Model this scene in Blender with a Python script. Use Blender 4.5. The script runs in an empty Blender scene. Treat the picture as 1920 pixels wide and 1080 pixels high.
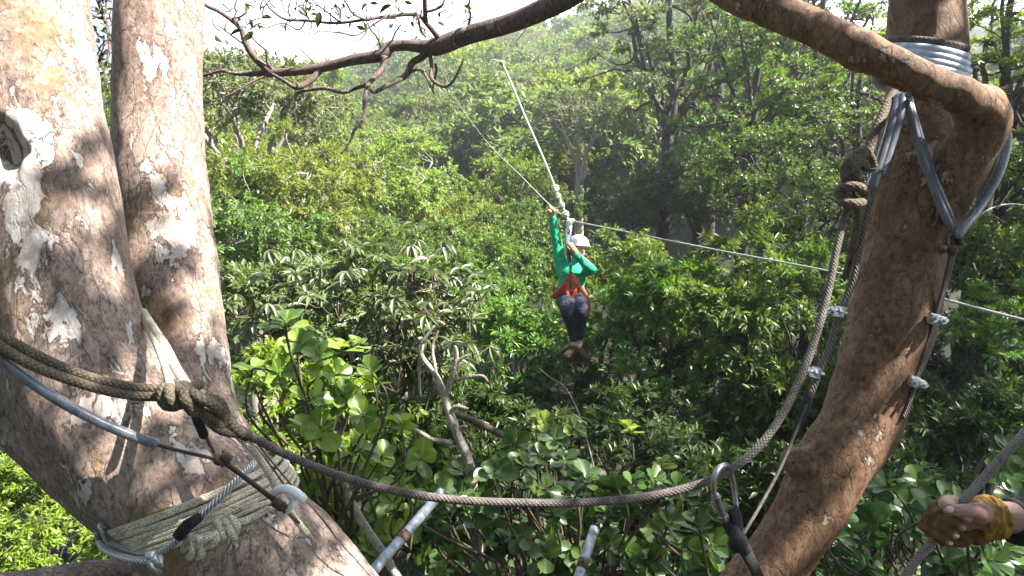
import bpy, math, random
import numpy as np
from mathutils import Vector
from mathutils.bvhtree import BVHTree

# ------------------------------------------------------------------ camera, world, sun, exposure
S = bpy.context.scene
C = S.collection
PITCH = math.radians(12.0)
CAM = np.array([0.0, 0.0, 10.0])
F = 1144.0
FWD = np.array([0.0, math.cos(PITCH), -math.sin(PITCH)])
UPV = np.array([0.0, math.sin(PITCH), math.cos(PITCH)])
RGT = np.array([1.0, 0.0, 0.0])

cam_data = bpy.data.cameras.new('camera')
cam_data.sensor_width = 36.0
cam_data.lens = 36.0 * F / 1920.0
cam_data.clip_start = 0.02
cam_data.clip_end = 1000.0
cam = bpy.data.objects.new('camera', cam_data)
C.objects.link(cam)
cam.location = CAM
cam.rotation_euler = (math.radians(90) - PITCH, 0, 0)
S.camera = cam

SUN_EL, SUN_AZ = math.radians(50), math.radians(98)      # azimuth clockwise from the view direction (+Y)
sun_dir = Vector((math.sin(SUN_AZ) * math.cos(SUN_EL), math.cos(SUN_AZ) * math.cos(SUN_EL), math.sin(SUN_EL)))
sd = bpy.data.lights.new('sun', 'SUN')
sd.energy = 5.0
sd.angle = math.radians(0.5)
sd.color = (1.0, 0.95, 0.86)
so = bpy.data.objects.new('sun', sd)
C.objects.link(so)
so.location = (20, 10, 40)
so.rotation_euler = sun_dir.to_track_quat('Z', 'Y').to_euler()

W = bpy.data.worlds.new('World')
S.world = W
W.use_nodes = True
wn, wl = W.node_tree.nodes, W.node_tree.links
wn.clear()
wout = wn.new('ShaderNodeOutputWorld')
wbg = wn.new('ShaderNodeBackground')
wbg.inputs['Strength'].default_value = 0.05
sky = wn.new('ShaderNodeTexSky')
sky.sky_type = 'NISHITA'
sky.sun_disc = False
sky.sun_elevation = SUN_EL
sky.sun_rotation = SUN_AZ
sky.altitude = 900
wtc = wn.new('ShaderNodeTexCoord')
wno = wn.new('ShaderNodeTexNoise')
wno.inputs['Scale'].default_value = 1.7
wno.inputs['Detail'].default_value = 7
wl.new(wtc.outputs['Generated'], wno.inputs['Vector'])
wsep = wn.new('ShaderNodeSeparateXYZ')
wl.new(wtc.outputs['Generated'], wsep.inputs[0])
# cloud bank stands ahead over the hill, thinning to the left and overhead
m1 = wn.new('ShaderNodeMath'); m1.operation = 'MULTIPLY_ADD'
wl.new(wsep.outputs['X'], m1.inputs[0]); m1.inputs[1].default_value = 1.6; wl.new(wno.outputs['Fac'], m1.inputs[2])
m2 = wn.new('ShaderNodeMath'); m2.operation = 'MULTIPLY_ADD'
wl.new(wsep.outputs['Z'], m2.inputs[0]); m2.inputs[1].default_value = -2.4; wl.new(m1.outputs[0], m2.inputs[2])
wr = wn.new('ShaderNodeMapRange')
wr.inputs['From Min'].default_value = -0.66
wr.inputs['From Max'].default_value = -0.44
wl.new(m2.outputs[0], wr.inputs['Value'])
wmix = wn.new('ShaderNodeMixRGB')
wy = wn.new('ShaderNodeMapRange'); wy.inputs['From Min'].default_value = 0.25; wy.inputs['From Max'].default_value = 0.65
wl.new(wsep.outputs['Y'], wy.inputs['Value'])
wz = wn.new('ShaderNodeMapRange'); wz.inputs['From Min'].default_value = -0.06; wz.inputs['From Max'].default_value = 0.02
wl.new(wsep.outputs['Z'], wz.inputs['Value'])
m3 = wn.new('ShaderNodeMath'); m3.operation = 'MULTIPLY'
wl.new(wy.outputs[0], m3.inputs[0]); wl.new(wz.outputs[0], m3.inputs[1])
m4 = wn.new('ShaderNodeMath'); m4.operation = 'MULTIPLY'
wl.new(wr.outputs[0], m4.inputs[0]); wl.new(m3.outputs[0], m4.inputs[1])
wl.new(m4.outputs[0], wmix.inputs['Fac'])
wl.new(sky.outputs[0], wmix.inputs['Color1'])
wmix.inputs['Color2'].default_value = (15, 15.2, 16, 1)
wl.new(wmix.outputs[0], wbg.inputs['Color'])
wl.new(wbg.outputs[0], wout.inputs['Surface'])

S.view_settings.view_transform = 'Standard'
S.view_settings.look = 'None'
S.view_settings.gamma = 1
S.view_settings.exposure = 2.45
S.render.engine = 'CYCLES'
S.cycles.max_bounces = 7
S.cycles.diffuse_bounces = 3
S.cycles.glossy_bounces = 2
S.cycles.transmission_bounces = 4
S.cycles.transparent_max_bounces = 4
S.cycles.volume_bounces = 0
S.cycles.sample_clamp_indirect = 6
S.cycles.use_denoising = True

# ------------------------------------------------------------------ helpers
rng = np.random.default_rng(11)


def P(px, py, d):
    """World point seen at photo pixel (1920 wide) at depth d metres along the view."""
    return CAM + d * (FWD + (px - 960.0) / F * RGT - (py - 540.0) / F * UPV)


def unit(v):
    v = np.asarray(v, float)
    return v / np.maximum(np.linalg.norm(v, axis=-1, keepdims=True), 1e-9)


def vnoise(p, seed=0):
    """Smooth value noise in [-1,1] for points (n,3)."""
    p = np.asarray(p, float)
    i = np.floor(p).astype(np.int64)
    f = p - i
    f = f * f * (3 - 2 * f)
    out = 0
    for dx in (0, 1):
        for dy in (0, 1):
            for dz in (0, 1):
                h = ((i[:, 0] + dx) * 374761393 + (i[:, 1] + dy) * 668265263 + (i[:, 2] + dz) * 2147483647 + seed * 1274126177) & 0xFFFFFFFF
                h = ((h ^ (h >> 13)) * 1274126177) & 0xFFFFFFFF
                h = (h ^ (h >> 16)) & 0xFFFF
                w = (f[:, 0] if dx else 1 - f[:, 0]) * (f[:, 1] if dy else 1 - f[:, 1]) * (f[:, 2] if dz else 1 - f[:, 2])
                out = out + w * (h / 32767.5 - 1)
    return out


def fbm(p, oct=3, seed=0):
    p = np.asarray(p, float)
    a, s, o = 1.0, 1.0, 0
    for k in range(oct):
        o = o + a * vnoise(p * s, seed + k)
        a *= 0.5
        s *= 2.03
    return o


def spline(pts, step):
    """Catmull-Rom through rows (x,y,z,r...) resampled at about step."""
    pts = np.asarray(pts, float)
    if len(pts) == 2:
        n = max(2, int(np.linalg.norm(pts[1, :3] - pts[0, :3]) / step) + 1)
        t = np.linspace(0, 1, n)[:, None]
        return pts[0] * (1 - t) + pts[1] * t
    q = np.vstack([2 * pts[0] - pts[1], pts, 2 * pts[-1] - pts[-2]])
    out = []
    for i in range(1, len(q) - 2):
        n = max(1, int(math.ceil(np.linalg.norm(q[i + 1, :3] - q[i, :3]) / step)))
        t = (np.arange(n) / n)[:, None]
        a, b, c, d = q[i - 1], q[i], q[i + 1], q[i + 2]
        out.append(0.5 * (2 * b + (c - a) * t + (2 * a - 5 * b + 4 * c - d) * t ** 2 + (3 * b - a - 3 * c + d) * t ** 3))
    out.append(q[-2][None])
    o = np.vstack(out)
    if o.shape[1] > 3:
        o[:, 3] = np.maximum(o[:, 3], 1e-4)
    return o


class MB:
    """Collects shapes, then makes ONE mesh object."""

    def __init__(self):
        self.v, self.f, self.uv, self.n = [], [], [], 0

    def add(self, v, f, uv=None):
        v = np.asarray(v, float)
        self.v.append(v)
        self.f += [tuple(int(i) + self.n for i in x) for x in f]
        self.uv.append(np.zeros((len(v), 2)) if uv is None else np.asarray(uv, float))
        self.n += len(v)
        return self

    def tube(self, pts, r=None, ns=8, step=0.03, flat=1.0, up=None, round_caps=False, smooth=True):
        pts = np.asarray(pts, float)
        if pts.shape[1] == 3:
            rr = np.full(len(pts), r) if np.isscalar(r) else np.asarray(r, float)
            pts = np.hstack([pts, rr[:, None]])
        q = spline(pts, step) if smooth else pts
        p, R = q[:, :3], q[:, 3]
        if round_caps:
            t0, t1 = unit(p[0] - p[1]), unit(p[-1] - p[-2])
            ks = np.array([0.92, 0.7, 0.38])
            pre = np.array([p[0] + t0 * R[0] * k for k in ks[::-1] * 0 + np.array([1.0, 0.87, 0.5])])
            post = np.array([p[-1] + t1 * R[-1] * k for k in (0.5, 0.87, 1.0)])
            p = np.vstack([pre, p, post])
            R = np.concatenate([R[0] * np.array([0.12, 0.5, 0.87]), R, R[-1] * np.array([0.87, 0.5, 0.12])])
        n = len(p)
        T = np.zeros_like(p)
        T[1:-1] = p[2:] - p[:-2]
        T[0], T[-1] = p[1] - p[0], p[-1] - p[-2]
        T = unit(T)
        A = np.zeros_like(p)
        if up is None:
            a = np.cross(T[0], [0, 0, 1.0])
            if np.linalg.norm(a) < 0.1:
                a = np.cross(T[0], [1.0, 0, 0])
            a = unit(a)
            for i in range(n):
                a = unit(a - T[i] * np.dot(a, T[i]))
                A[i] = a
        else:
            A = unit(np.cross(np.broadcast_to(up, T.shape), T))
        B = np.cross(T, A)
        th = np.linspace(0, 2 * math.pi, ns, endpoint=False)
        ring = (A[:, None] * np.cos(th)[None, :, None] + B[:, None] * np.sin(th)[None, :, None] * flat) * R[:, None, None]
        v = (p[:, None] + ring).reshape(-1, 3)
        L = np.concatenate([[0], np.cumsum(np.linalg.norm(np.diff(p, axis=0), axis=1))])
        uv = np.stack([np.repeat(L / (2 * math.pi * max(R.mean(), 1e-4)), ns), np.tile(th / (2 * math.pi), n)], 1)
        f = []
        for i in range(n - 1):
            a0 = i * ns
            for j in range(ns):
                k = (j + 1) % ns
                f.append((a0 + j, a0 + k, a0 + ns + k, a0 + ns + j))
        f.append(tuple(range(ns - 1, -1, -1)))
        f.append(tuple(range((n - 1) * ns, n * ns)))
        return self.add(v, f, uv)

    def ball(self, c, r, ns=16, nr=10, axes=None):
        """Ellipsoid; r = radii along axes (rows)."""
        r = np.broadcast_to(np.asarray(r, float), (3,))
        ax = np.eye(3) if axes is None else np.asarray(axes, float)
        v, f = [], []
        for i in range(nr + 1):
            a = math.pi * i / nr
            for j in range(ns):
                b = 2 * math.pi * j / ns
                q = np.array([math.sin(a) * math.cos(b), math.sin(a) * math.sin(b), math.cos(a)]) * r
                v.append(np.asarray(c) + q @ ax)
        for i in range(nr):
            for j in range(ns):
                k = (j + 1) % ns
                f.append((i * ns + j, i * ns + ns + j, i * ns + ns + k, i * ns + k))
        return self.add(v, f)

    def box(self, c, size, axes=None):
        ax = np.eye(3) if axes is None else np.asarray(axes, float)
        v = [np.asarray(c) + np.array([x, y, z]) * np.asarray(size) / 2 @ ax for x in (-1, 1) for y in (-1, 1) for z in (-1, 1)]
        return self.add(v, [(0, 1, 3, 2), (4, 6, 7, 5), (0, 4, 5, 1), (2, 3, 7, 6), (0, 2, 6, 4), (1, 5, 7, 3)])

    def mesh(self, name, smooth=True):
        v = np.vstack(self.v)
        me = bpy.data.meshes.new(name)
        me.from_pydata(v.tolist(), [], self.f)
        uv = np.vstack(self.uv)
        idx = np.zeros(len(me.loops), np.int32)
        me.loops.foreach_get('vertex_index', idx)
        lay = me.uv_layers.new(name='UVMap')
        luv = uv[idx]
        # close the seam around each tube
        starts = np.zeros(len(me.polygons), np.int32); me.polygons.foreach_get('loop_start', starts)
        tot = np.zeros(len(me.polygons), np.int32); me.polygons.foreach_get('loop_total', tot)
        for s in starts[tot == 4]:
            q = luv[s:s + 4, 1]
            if q.max() - q.min() > 0.5:
                luv[s:s + 4, 1] = np.where(q < 0.5, q + 1, q)
        lay.data.foreach_set('uv', luv.ravel())
        if smooth:
            me.polygons.foreach_set('use_smooth', np.ones(len(me.polygons), bool))
        me.update()
        return me

    def build(self, name, mat, parent=None, smooth=True):
        return link(name, self.mesh(name, smooth), mat, parent)


def link(name, me, mat, parent=None):
    o = bpy.data.objects.new(name, me)
    C.objects.link(o)
    if mat is not None:
        me.materials.clear()
        me.materials.append(mat)
    if parent is not None:
        o.parent = parent
        o.matrix_parent_inverse = parent.matrix_world.inverted() if parent.matrix_world else o.matrix_parent_inverse
        o.matrix_parent_inverse.identity()
        o.location = -Vector(parent.location)
    return o


def tag(o, label, cat, group=None, kind=None):
    o['label'] = label
    o['category'] = cat
    if group:
        o['group'] = group
    if kind:
        o['kind'] = kind
    return o


def thing(name, label, cat, loc=(0, 0, 0), group=None):
    o = bpy.data.objects.new(name, None)
    o.empty_display_size = 0.05
    C.objects.link(o)
    o.location = [float(x) for x in loc]
    return tag(o, label, cat, group)


def fuse(mb, voxel, it=4, disp=None):
    """Merge overlapping shapes into one continuous skin."""
    me = mb.mesh('fuse_tmp')
    o = bpy.data.objects.new('fuse_tmp', me)
    C.objects.link(o)
    m = o.modifiers.new('r', 'REMESH')
    m.mode = 'VOXEL'
    m.voxel_size = voxel
    dg = bpy.context.evaluated_depsgraph_get()
    me2 = bpy.data.meshes.new_from_object(o.evaluated_get(dg))
    bpy.data.objects.remove(o)
    bpy.data.meshes.remove(me)
    n = len(me2.vertices)
    v = np.zeros(n * 3); me2.vertices.foreach_get('co', v); v = v.reshape(-1, 3)
    e = np.zeros(len(me2.edges) * 2, np.int32); me2.edges.foreach_get('vertices', e); e = e.reshape(-1, 2)
    deg = np.bincount(e.ravel(), minlength=n)[:, None].clip(1)
    for k in range(it):
        acc = np.zeros_like(v)
        for c in range(3):
            acc[:, c] = np.bincount(e[:, 0], v[e[:, 1], c], n) + np.bincount(e[:, 1], v[e[:, 0], c], n)
        v = 0.4 * v + 0.6 * acc / deg
    me2.vertices.foreach_set('co', v.ravel())
    me2.update()
    if disp is not None:
        nn = np.zeros(n * 3); me2.vertices.foreach_get('normal', nn); nn = nn.reshape(-1, 3)
        v = disp(v, nn)
        me2.vertices.foreach_set('co', v.ravel())
    me2.polygons.foreach_set('use_smooth', np.ones(len(me2.polygons), bool))
    me2.update()
    return me2


# ------------------------------------------------------------------ materials
def new_mat(name):
    m = bpy.data.materials.new(name)
    m.use_nodes = True
    nt = m.node_tree
    nt.nodes.clear()
    out = nt.nodes.new('ShaderNodeOutputMaterial')
    b = nt.nodes.new('ShaderNodeBsdfPrincipled')
    nt.links.new(b.outputs[0], out.inputs['Surface'])
    return m, nt, b, out


def ramp(nt, fac, stops, interp='LINEAR'):
    r = nt.nodes.new('ShaderNodeValToRGB')
    r.color_ramp.interpolation = interp
    els = r.color_ramp.elements
    while len(els) < len(stops):
        els.new(0.5)
    for e, (p, c) in zip(els, stops):
        e.position = p
        e.color = (c, c, c, 1) if np.isscalar(c) else (*c, 1)
    nt.links.new(fac, r.inputs['Fac'])
    return r.outputs['Color']


def tex(nt, kind, vec, scale, detail=4, rough=0.55, **kw):
    t = nt.nodes.new('ShaderNodeTex' + kind)
    t.inputs['Scale'].default_value = scale
    if 'Detail' in t.inputs:
        t.inputs['Detail'].default_value = detail
        t.inputs['Roughness'].default_value = rough
    nt.links.new(vec, t.inputs['Vector'])
    for k, v in kw.items():
        setattr(t, k, v)
    return t


def mapping(nt, vec, scale, loc=(0, 0, 0), rot=(0, 0, 0)):
    m = nt.nodes.new('ShaderNodeMapping')
    m.inputs['Scale'].default_value = scale
    m.inputs['Location'].default_value = loc
    m.inputs['Rotation'].default_value = rot
    nt.links.new(vec, m.inputs['Vector'])
    return m.outputs[0]


def mix(nt, fac, a, b, mode='MIX'):
    m = nt.nodes.new('ShaderNodeMixRGB')
    m.blend_type = mode
    for sock, x in (('Fac', fac), ('Color1', a), ('Color2', b)):
        if hasattr(x, 'links'):
            nt.links.new(x, m.inputs[sock])
        elif np.isscalar(x):
            m.inputs[sock].default_value = x
        else:
            m.inputs[sock].default_value = (*x, 1)
    return m.outputs[0]


def math_n(nt, op, a, b=None):
    m = nt.nodes.new('ShaderNodeMath')
    m.operation = op
    for i, x in enumerate((a, b)):
        if x is None:
            continue
        if hasattr(x, 'links'):
            nt.links.new(x, m.inputs[i])
        else:
            m.inputs[i].default_value = x
    return m.outputs[0]


def bump(nt, b, h, strength, dist):
    n = nt.nodes.new('ShaderNodeBump')
    n.inputs['Strength'].default_value = strength
    n.inputs['Distance'].default_value = dist
    nt.links.new(h, n.inputs['Height'])
    nt.links.new(n.outputs[0], b.inputs['Normal'])


def geo_pos(nt):
    return nt.nodes.new('ShaderNodeNewGeometry').outputs['Position']


def bark_mat(name, cols, patch, patch_th, moss=None, loc=(0, 0, 0), sc=1.0, rot=(0, 0, 0), patch2=0.64):
    m, nt, b, out = new_mat(name)
    pos = geo_pos(nt)
    v0 = mapping(nt, pos, (1, 1, 0.6), loc, rot)
    wv = nt.nodes.new('ShaderNodeTexNoise'); wv.inputs['Scale'].default_value = 20 * sc; wv.inputs['Detail'].default_value = 5
    nt.links.new(v0, wv.inputs['Vector'])
    v1 = mix(nt, 0.05, v0, wv.outputs['Color'], 'ADD')
    n1 = tex(nt, 'Noise', v1, 16 * sc, 10, 0.72)
    base = ramp(nt, n1.outputs['Fac'], [(0.30, cols[0]), (0.45, cols[1]), (0.58, cols[2]), (0.72, cols[1])])
    # overlapping plates, each its own tone
    pv = mapping(nt, pos, (1, 1, 0.5), tuple(x + 1.3 for x in loc), rot)
    pv = mix(nt, 0.07, pv, wv.outputs['Color'], 'ADD')
    np_ = tex(nt, 'Noise', pv, 8 * sc, 8, 0.64)
    plate = ramp(nt, np_.outputs['Fac'], [(0.0, cols[1]), (0.36, cols[0]), (0.405, cols[1]), (0.47, cols[2]), (0.50, cols[1]), (0.545, cols[2]), (0.575, cols[0]), (0.60, cols[2])], 'CONSTANT')
    base = mix(nt, 0.40, base, plate)
    n2 = tex(nt, 'Noise', v0, 95 * sc, 8, 0.78)
    base = mix(nt, ramp(nt, n2.outputs['Fac'], [(0.36, 0.9), (0.50, 0.0)]), base, cols[3])
    base = mix(nt, ramp(nt, n2.outputs['Fac'], [(0.56, 0.0), (0.70, 0.7)]), base, tuple(min(1, x * 1.35) for x in cols[2]))
    # fine cracks running with the grain, pits and specks
    cv = mix(nt, 0.04, mapping(nt, pos, (1, 1, 0.28), loc, rot), wv.outputs['Color'], 'ADD')
    cr = tex(nt, 'Voronoi', cv, 34 * sc, feature='DISTANCE_TO_EDGE')
    crm = math_n(nt, 'MULTIPLY', ramp(nt, cr.outputs['Distance'], [(0.0, 1.0), (0.035, 0.0)]), ramp(nt, n1.outputs['Fac'], [(0.42, 0.0), (0.60, 0.65)]))
    base = mix(nt, crm, base, cols[3])
    vo = tex(nt, 'Voronoi', v0, 62 * sc)
    base = mix(nt, ramp(nt, vo.outputs['Distance'], [(0.07, 0.85), (0.15, 0.0)]), base, cols[3])
    # peeled plates at two sizes: crisp pale shapes with a raised darker rim
    vp = mapping(nt, pos, (1, 1, 0.42), tuple(x + 3.7 for x in loc), rot)
    vp = mix(nt, 0.05, vp, wv.outputs['Color'], 'ADD')
    n3 = tex(nt, 'Noise', vp, 8 * sc, 9, 0.66)
    n5 = tex(nt, 'Noise', vp, 24 * sc, 6, 0.6)
    big = math_n(nt, 'SUBTRACT', n3.outputs['Fac'], patch_th)
    sml = math_n(nt, 'SUBTRACT', n5.outputs['Fac'], patch2)
    lev = math_n(nt, 'MAXIMUM', big, sml)
    pm = ramp(nt, math_n(nt, 'ADD', lev, 0.5), [(0.5, 0.0), (0.512, 1.0)])
    rim = ramp(nt, math_n(nt, 'ADD', lev, 0.5), [(0.478, 0.0), (0.497, 0.75), (0.514, 0.0)])
    base = mix(nt, rim, base, cols[3])
    pc = mix(nt, ramp(nt, n2.outputs['Fac'], [(0.46, 0.0), (0.62, 0.75)]), patch, cols[2])
    pc = mix(nt, ramp(nt, n1.outputs['Fac'], [(0.42, 0.6), (0.56, 0.0)]), pc, cols[2])
    pc = mix(nt, math_n(nt, 'MULTIPLY', ramp(nt, vo.outputs['Distance'], [(0.10, 0.7), (0.2, 0.0)]), 0.6), pc, cols[1])
    base = mix(nt, pm, base, pc)
    if moss:
        n4 = tex(nt, 'Noise', pos, 5.0 * sc, 10, 0.75)
        base = mix(nt, ramp(nt, n4.outputs['Fac'], [(0.54, 0.0), (0.64, 0.75)]), base, moss)
    nt.links.new(base, b.inputs['Base Color'])
    b.inputs['Roughness'].default_value = 0.7
    b.inputs['Specular IOR Level'].default_value = 0.3
    h = mix(nt, 0.5, n2.outputs['Fac'], ramp(nt, vo.outputs['Distance'], [(0.0, 0.0), (0.25, 1.0)]))
    h = mix(nt, 0.30, h, math_n(nt, 'SUBTRACT', 1.0, pm))
    h = mix(nt, 0.25, h, math_n(nt, 'SUBTRACT', 1.0, crm))
    h = mix(nt, 0.25, h, ramp(nt, np_.outputs['Fac'], [(0.0, 0.5), (0.36, 0.2), (0.405, 0.6), (0.47, 1.0), (0.50, 0.5), (0.545, 0.9), (0.575, 0.3), (0.60, 0.9)], 'CONSTANT'))
    bump(nt, b, h, 1.0, 0.018)
    return m


def leaf_mat(name, c0, c1, trans, rough=0.42, spec=0.45, tr=0.38, vary=0.10, dead=None):
    m, nt, b, out = new_mat(name)
    at = nt.nodes.new('ShaderNodeAttribute'); at.attribute_name = 'rnd'
    oi = nt.nodes.new('ShaderNodeObjectInfo')
    stops = [(0.0, c0), (0.9, c1)]
    if dead:
        stops += [(0.955, c1), (0.975, dead)]
    col = ramp(nt, at.outputs['Fac'], stops)
    hs = nt.nodes.new('ShaderNodeHueSaturation')
    nt.links.new(math_n(nt, 'ADD', math_n(nt, 'MULTIPLY', oi.outputs['Random'], vary * 0.35), 0.5 - vary * 0.175), hs.inputs['Hue'])
    nt.links.new(math_n(nt, 'ADD', math_n(nt, 'MULTIPLY', oi.outputs['Random'], vary * 5), 1.0 - vary * 2.5), hs.inputs['Value'])
    nt.links.new(col, hs.inputs['Color'])
    # midrib
    uv = nt.nodes.new('ShaderNodeUVMap')
    sx = nt.nodes.new('ShaderNodeSeparateXYZ'); nt.links.new(uv.outputs[0], sx.inputs[0])
    rib = ramp(nt, math_n(nt, 'ABSOLUTE', sx.outputs['Y']), [(0.03, 0.45), (0.10, 0.0)])
    colr = mix(nt, rib, hs.outputs[0], tuple(min(1, x * 1.9) for x in c1))
    nt.links.new(colr, b.inputs['Base Color'])
    b.inputs['Roughness'].default_value = rough
    b.inputs['Specular IOR Level'].default_value = spec
    t = nt.nodes.new('ShaderNodeBsdfTranslucent')
    nt.links.new(mix(nt, 1.0, hs.outputs[0], tuple(trans), 'MULTIPLY'), t.inputs['Color'])
    ms = nt.nodes.new('ShaderNodeMixShader')
    ms.inputs[0].default_value = tr
    nt.links.new(b.outputs[0], ms.inputs[1])
    nt.links.new(t.outputs[0], ms.inputs[2])
    nt.links.new(ms.outputs[0], out.inputs['Surface'])
    return m


def rope_mat(name, c0, c1, fleck, n=4.0, gap=0.6):
    """Braided sheath: diamonds laid along the tube's own UV."""
    m, nt, b, out = new_mat(name)
    uv = nt.nodes.new('ShaderNodeUVMap')
    s = nt.nodes.new('ShaderNodeSeparateXYZ'); nt.links.new(uv.outputs[0], s.inputs[0])
    a = math_n(nt, 'ADD', s.outputs['X'], s.outputs['Y'])
    c = math_n(nt, 'SUBTRACT', s.outputs['X'], s.outputs['Y'])
    sa = math_n(nt, 'ABSOLUTE', math_n(nt, 'SINE', math_n(nt, 'MULTIPLY', a, math.pi * n)))
    sc = math_n(nt, 'ABSOLUTE', math_n(nt, 'SINE', math_n(nt, 'MULTIPLY', c, math.pi * n)))
    h = math_n(nt, 'MULTIPLY', sa, sc)
    pos = geo_pos(nt)
    nz = tex(nt, 'Noise', pos, 40, 5, 0.6)
    nf = tex(nt, 'Noise', pos, 420, 2, 0.5)
    col = ramp(nt, nz.outputs['Fac'], [(0.35, c0), (0.65, c1)])
    col = mix(nt, ramp(nt, nf.outputs['Fac'], [(0.55, 0.0), (0.62, 0.85)]), col, fleck)
    col = mix(nt, ramp(nt, h, [(0.0, gap), (0.32, 0.0)]), col, tuple(x * 0.35 for x in c0))
    nt.links.new(col, b.inputs['Base Color'])
    b.inputs['Roughness'].default_value = 0.85
    b.inputs['Specular IOR Level'].default_value = 0.15
    bump(nt, b, mix(nt, 0.25, h, nf.outputs['Fac']), 0.8, 0.002)
    return m


def wire_mat(name, c0, c1, n=5.0, metal=0.8, rough=0.38):
    m, nt, b, out = new_mat(name)
    uv = nt.nodes.new('ShaderNodeUVMap')
    s = nt.nodes.new('ShaderNodeSeparateXYZ'); nt.links.new(uv.outputs[0], s.inputs[0])
    a = math_n(nt, 'ADD', s.outputs['X'], s.outputs['Y'])
    h = math_n(nt, 'ABSOLUTE', math_n(nt, 'SINE', math_n(nt, 'MULTIPLY', a, math.pi * n)))
    col = mix(nt, ramp(nt, h, [(0.0, 0.9), (0.5, 0.0)]), c1, c0)
    nt.links.new(col, b.inputs['Base Color'])
    b.inputs['Metallic'].default_value = metal
    b.inputs['Roughness'].default_value = rough
    bump(nt, b, h, 1.0, 0.003)
    return m


def plain_mat(name, c, rough=0.5, metal=0.0, spec=0.4, var=0.25, scale=30, bmp=0.25, bdist=0.002, trans=0.0, streak=None, c2=None):
    m, nt, b, out = new_mat(name)
    pos = geo_pos(nt)
    n = tex(nt, 'Noise', pos if streak is None else mapping(nt, pos, streak), scale, 6, 0.6)
    lo = tuple(x * (1 - var) for x in c)
    hi = tuple(min(1, x * (1 + var)) for x in c) if c2 is None else c2
    nt.links.new(ramp(nt, n.outputs['Fac'], [(0.32, lo), (0.68, hi)]), b.inputs['Base Color'])
    nt.links.new(ramp(nt, n.outputs['Fac'], [(0.3, min(1, rough * 1.25)), (0.7, rough * 0.8)]), b.inputs['Roughness'])
    b.inputs['Metallic'].default_value = metal
    b.inputs['Specular IOR Level'].default_value = spec
    if trans:
        b.inputs['Transmission Weight'].default_value = trans
    bump(nt, b, n.outputs['Fac'], bmp, bdist)
    return m


M = {}
M['bark_left'] = bark_mat('bark_left', [(0.145, 0.092, 0.076), (0.285, 0.20, 0.165), (0.46, 0.36, 0.305), (0.06, 0.038, 0.036)], (0.70, 0.65, 0.63), 0.562, moss=(0.20, 0.125, 0.045))
M['bark_right'] = bark_mat('bark_right', [(0.072, 0.035, 0.023), (0.165, 0.088, 0.052), (0.285, 0.170, 0.100), (0.028, 0.016, 0.012)], (0.44, 0.37, 0.28), 0.605, moss=(0.15, 0.080, 0.025), loc=(5, 2, 1), patch2=0.66)
M['bark_twig'] = bark_mat('bark_twig', [(0.08, 0.05, 0.05), (0.15, 0.10, 0.095), (0.24, 0.18, 0.16), (0.04, 0.03, 0.03)], (0.42, 0.36, 0.34), 0.62, loc=(1, 7, 3), sc=1.3)
M['bark_pale'] = bark_mat('bark_pale', [(0.21, 0.17, 0.14), (0.36, 0.30, 0.255), (0.50, 0.44, 0.38), (0.10, 0.08, 0.065)], (0.56, 0.52, 0.47), 0.62, loc=(2, 4, 9))
M['bark_grey'] = plain_mat('bark_grey', (0.10, 0.08, 0.068), 0.85, var=0.5, scale=14, bmp=0.6, bdist=0.02)
M['bark_dark'] = plain_mat('bark_dark', (0.055, 0.044, 0.04), 0.9, var=0.5, scale=14, bmp=0.6, bdist=0.02)
M['stem_brown'] = plain_mat('stem_brown', (0.085, 0.066, 0.042), 0.8, var=0.4, scale=60, bmp=0.5)

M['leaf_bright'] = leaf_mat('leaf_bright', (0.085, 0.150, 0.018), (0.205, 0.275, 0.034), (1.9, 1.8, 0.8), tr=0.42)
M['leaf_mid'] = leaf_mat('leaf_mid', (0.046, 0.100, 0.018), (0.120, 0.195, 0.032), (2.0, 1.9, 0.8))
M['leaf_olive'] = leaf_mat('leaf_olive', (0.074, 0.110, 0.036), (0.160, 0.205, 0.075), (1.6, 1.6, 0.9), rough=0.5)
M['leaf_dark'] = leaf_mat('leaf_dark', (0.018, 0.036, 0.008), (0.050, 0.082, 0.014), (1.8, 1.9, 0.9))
M['leaf_tan'] = leaf_mat('leaf_tan', (0.102, 0.102, 0.046), (0.198, 0.180, 0.090), (1.4, 1.3, 1.0), rough=0.6)
M['leaf_blue'] = leaf_mat('leaf_blue', (0.055, 0.092, 0.038), (0.125, 0.165, 0.066), (1.5, 1.7, 1.0), rough=0.5)
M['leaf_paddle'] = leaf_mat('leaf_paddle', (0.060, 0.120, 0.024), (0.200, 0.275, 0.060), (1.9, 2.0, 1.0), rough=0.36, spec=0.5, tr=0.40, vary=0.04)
M['leaf_paddle_shade'] = leaf_mat('leaf_paddle_shade', (0.022, 0.056, 0.013), (0.064, 0.115, 0.025), (1.9, 2.1, 1.0), rough=0.33, spec=0.5, tr=0.32, vary=0.04)  # darker twin of leaf_paddle, with shade put into the leaf colour
M['leaf_finger'] = leaf_mat('leaf_finger', (0.050, 0.078, 0.030), (0.135, 0.165, 0.070), (1.5, 1.6, 1.0), rough=0.36, spec=0.6, tr=0.25, vary=0.03)
M['leaf_fern'] = leaf_mat('leaf_fern', (0.090, 0.162, 0.019), (0.192, 0.270, 0.036), (1.8, 1.8, 1.0), tr=0.4, vary=0.03)

# ------------------------------------------------------------------ leaves
def tpl_fold():
    v = np.array([(0, 0, 0), (0.45, -0.5, 0.07), (1, 0, -0.10), (0.5, 0, 0.0), (0.45, 0.5, 0.07)], float)
    return v, np.array([(0, 1, 2, 3), (0, 3, 2, 4)])


def tpl_flat():
    v = np.array([(0, 0, 0), (0.45, -0.5, 0.05), (1, 0, -0.08), (0.5, 0.5, 0.05)], float)
    return v, np.array([(0, 1, 2, 3)])


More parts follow.
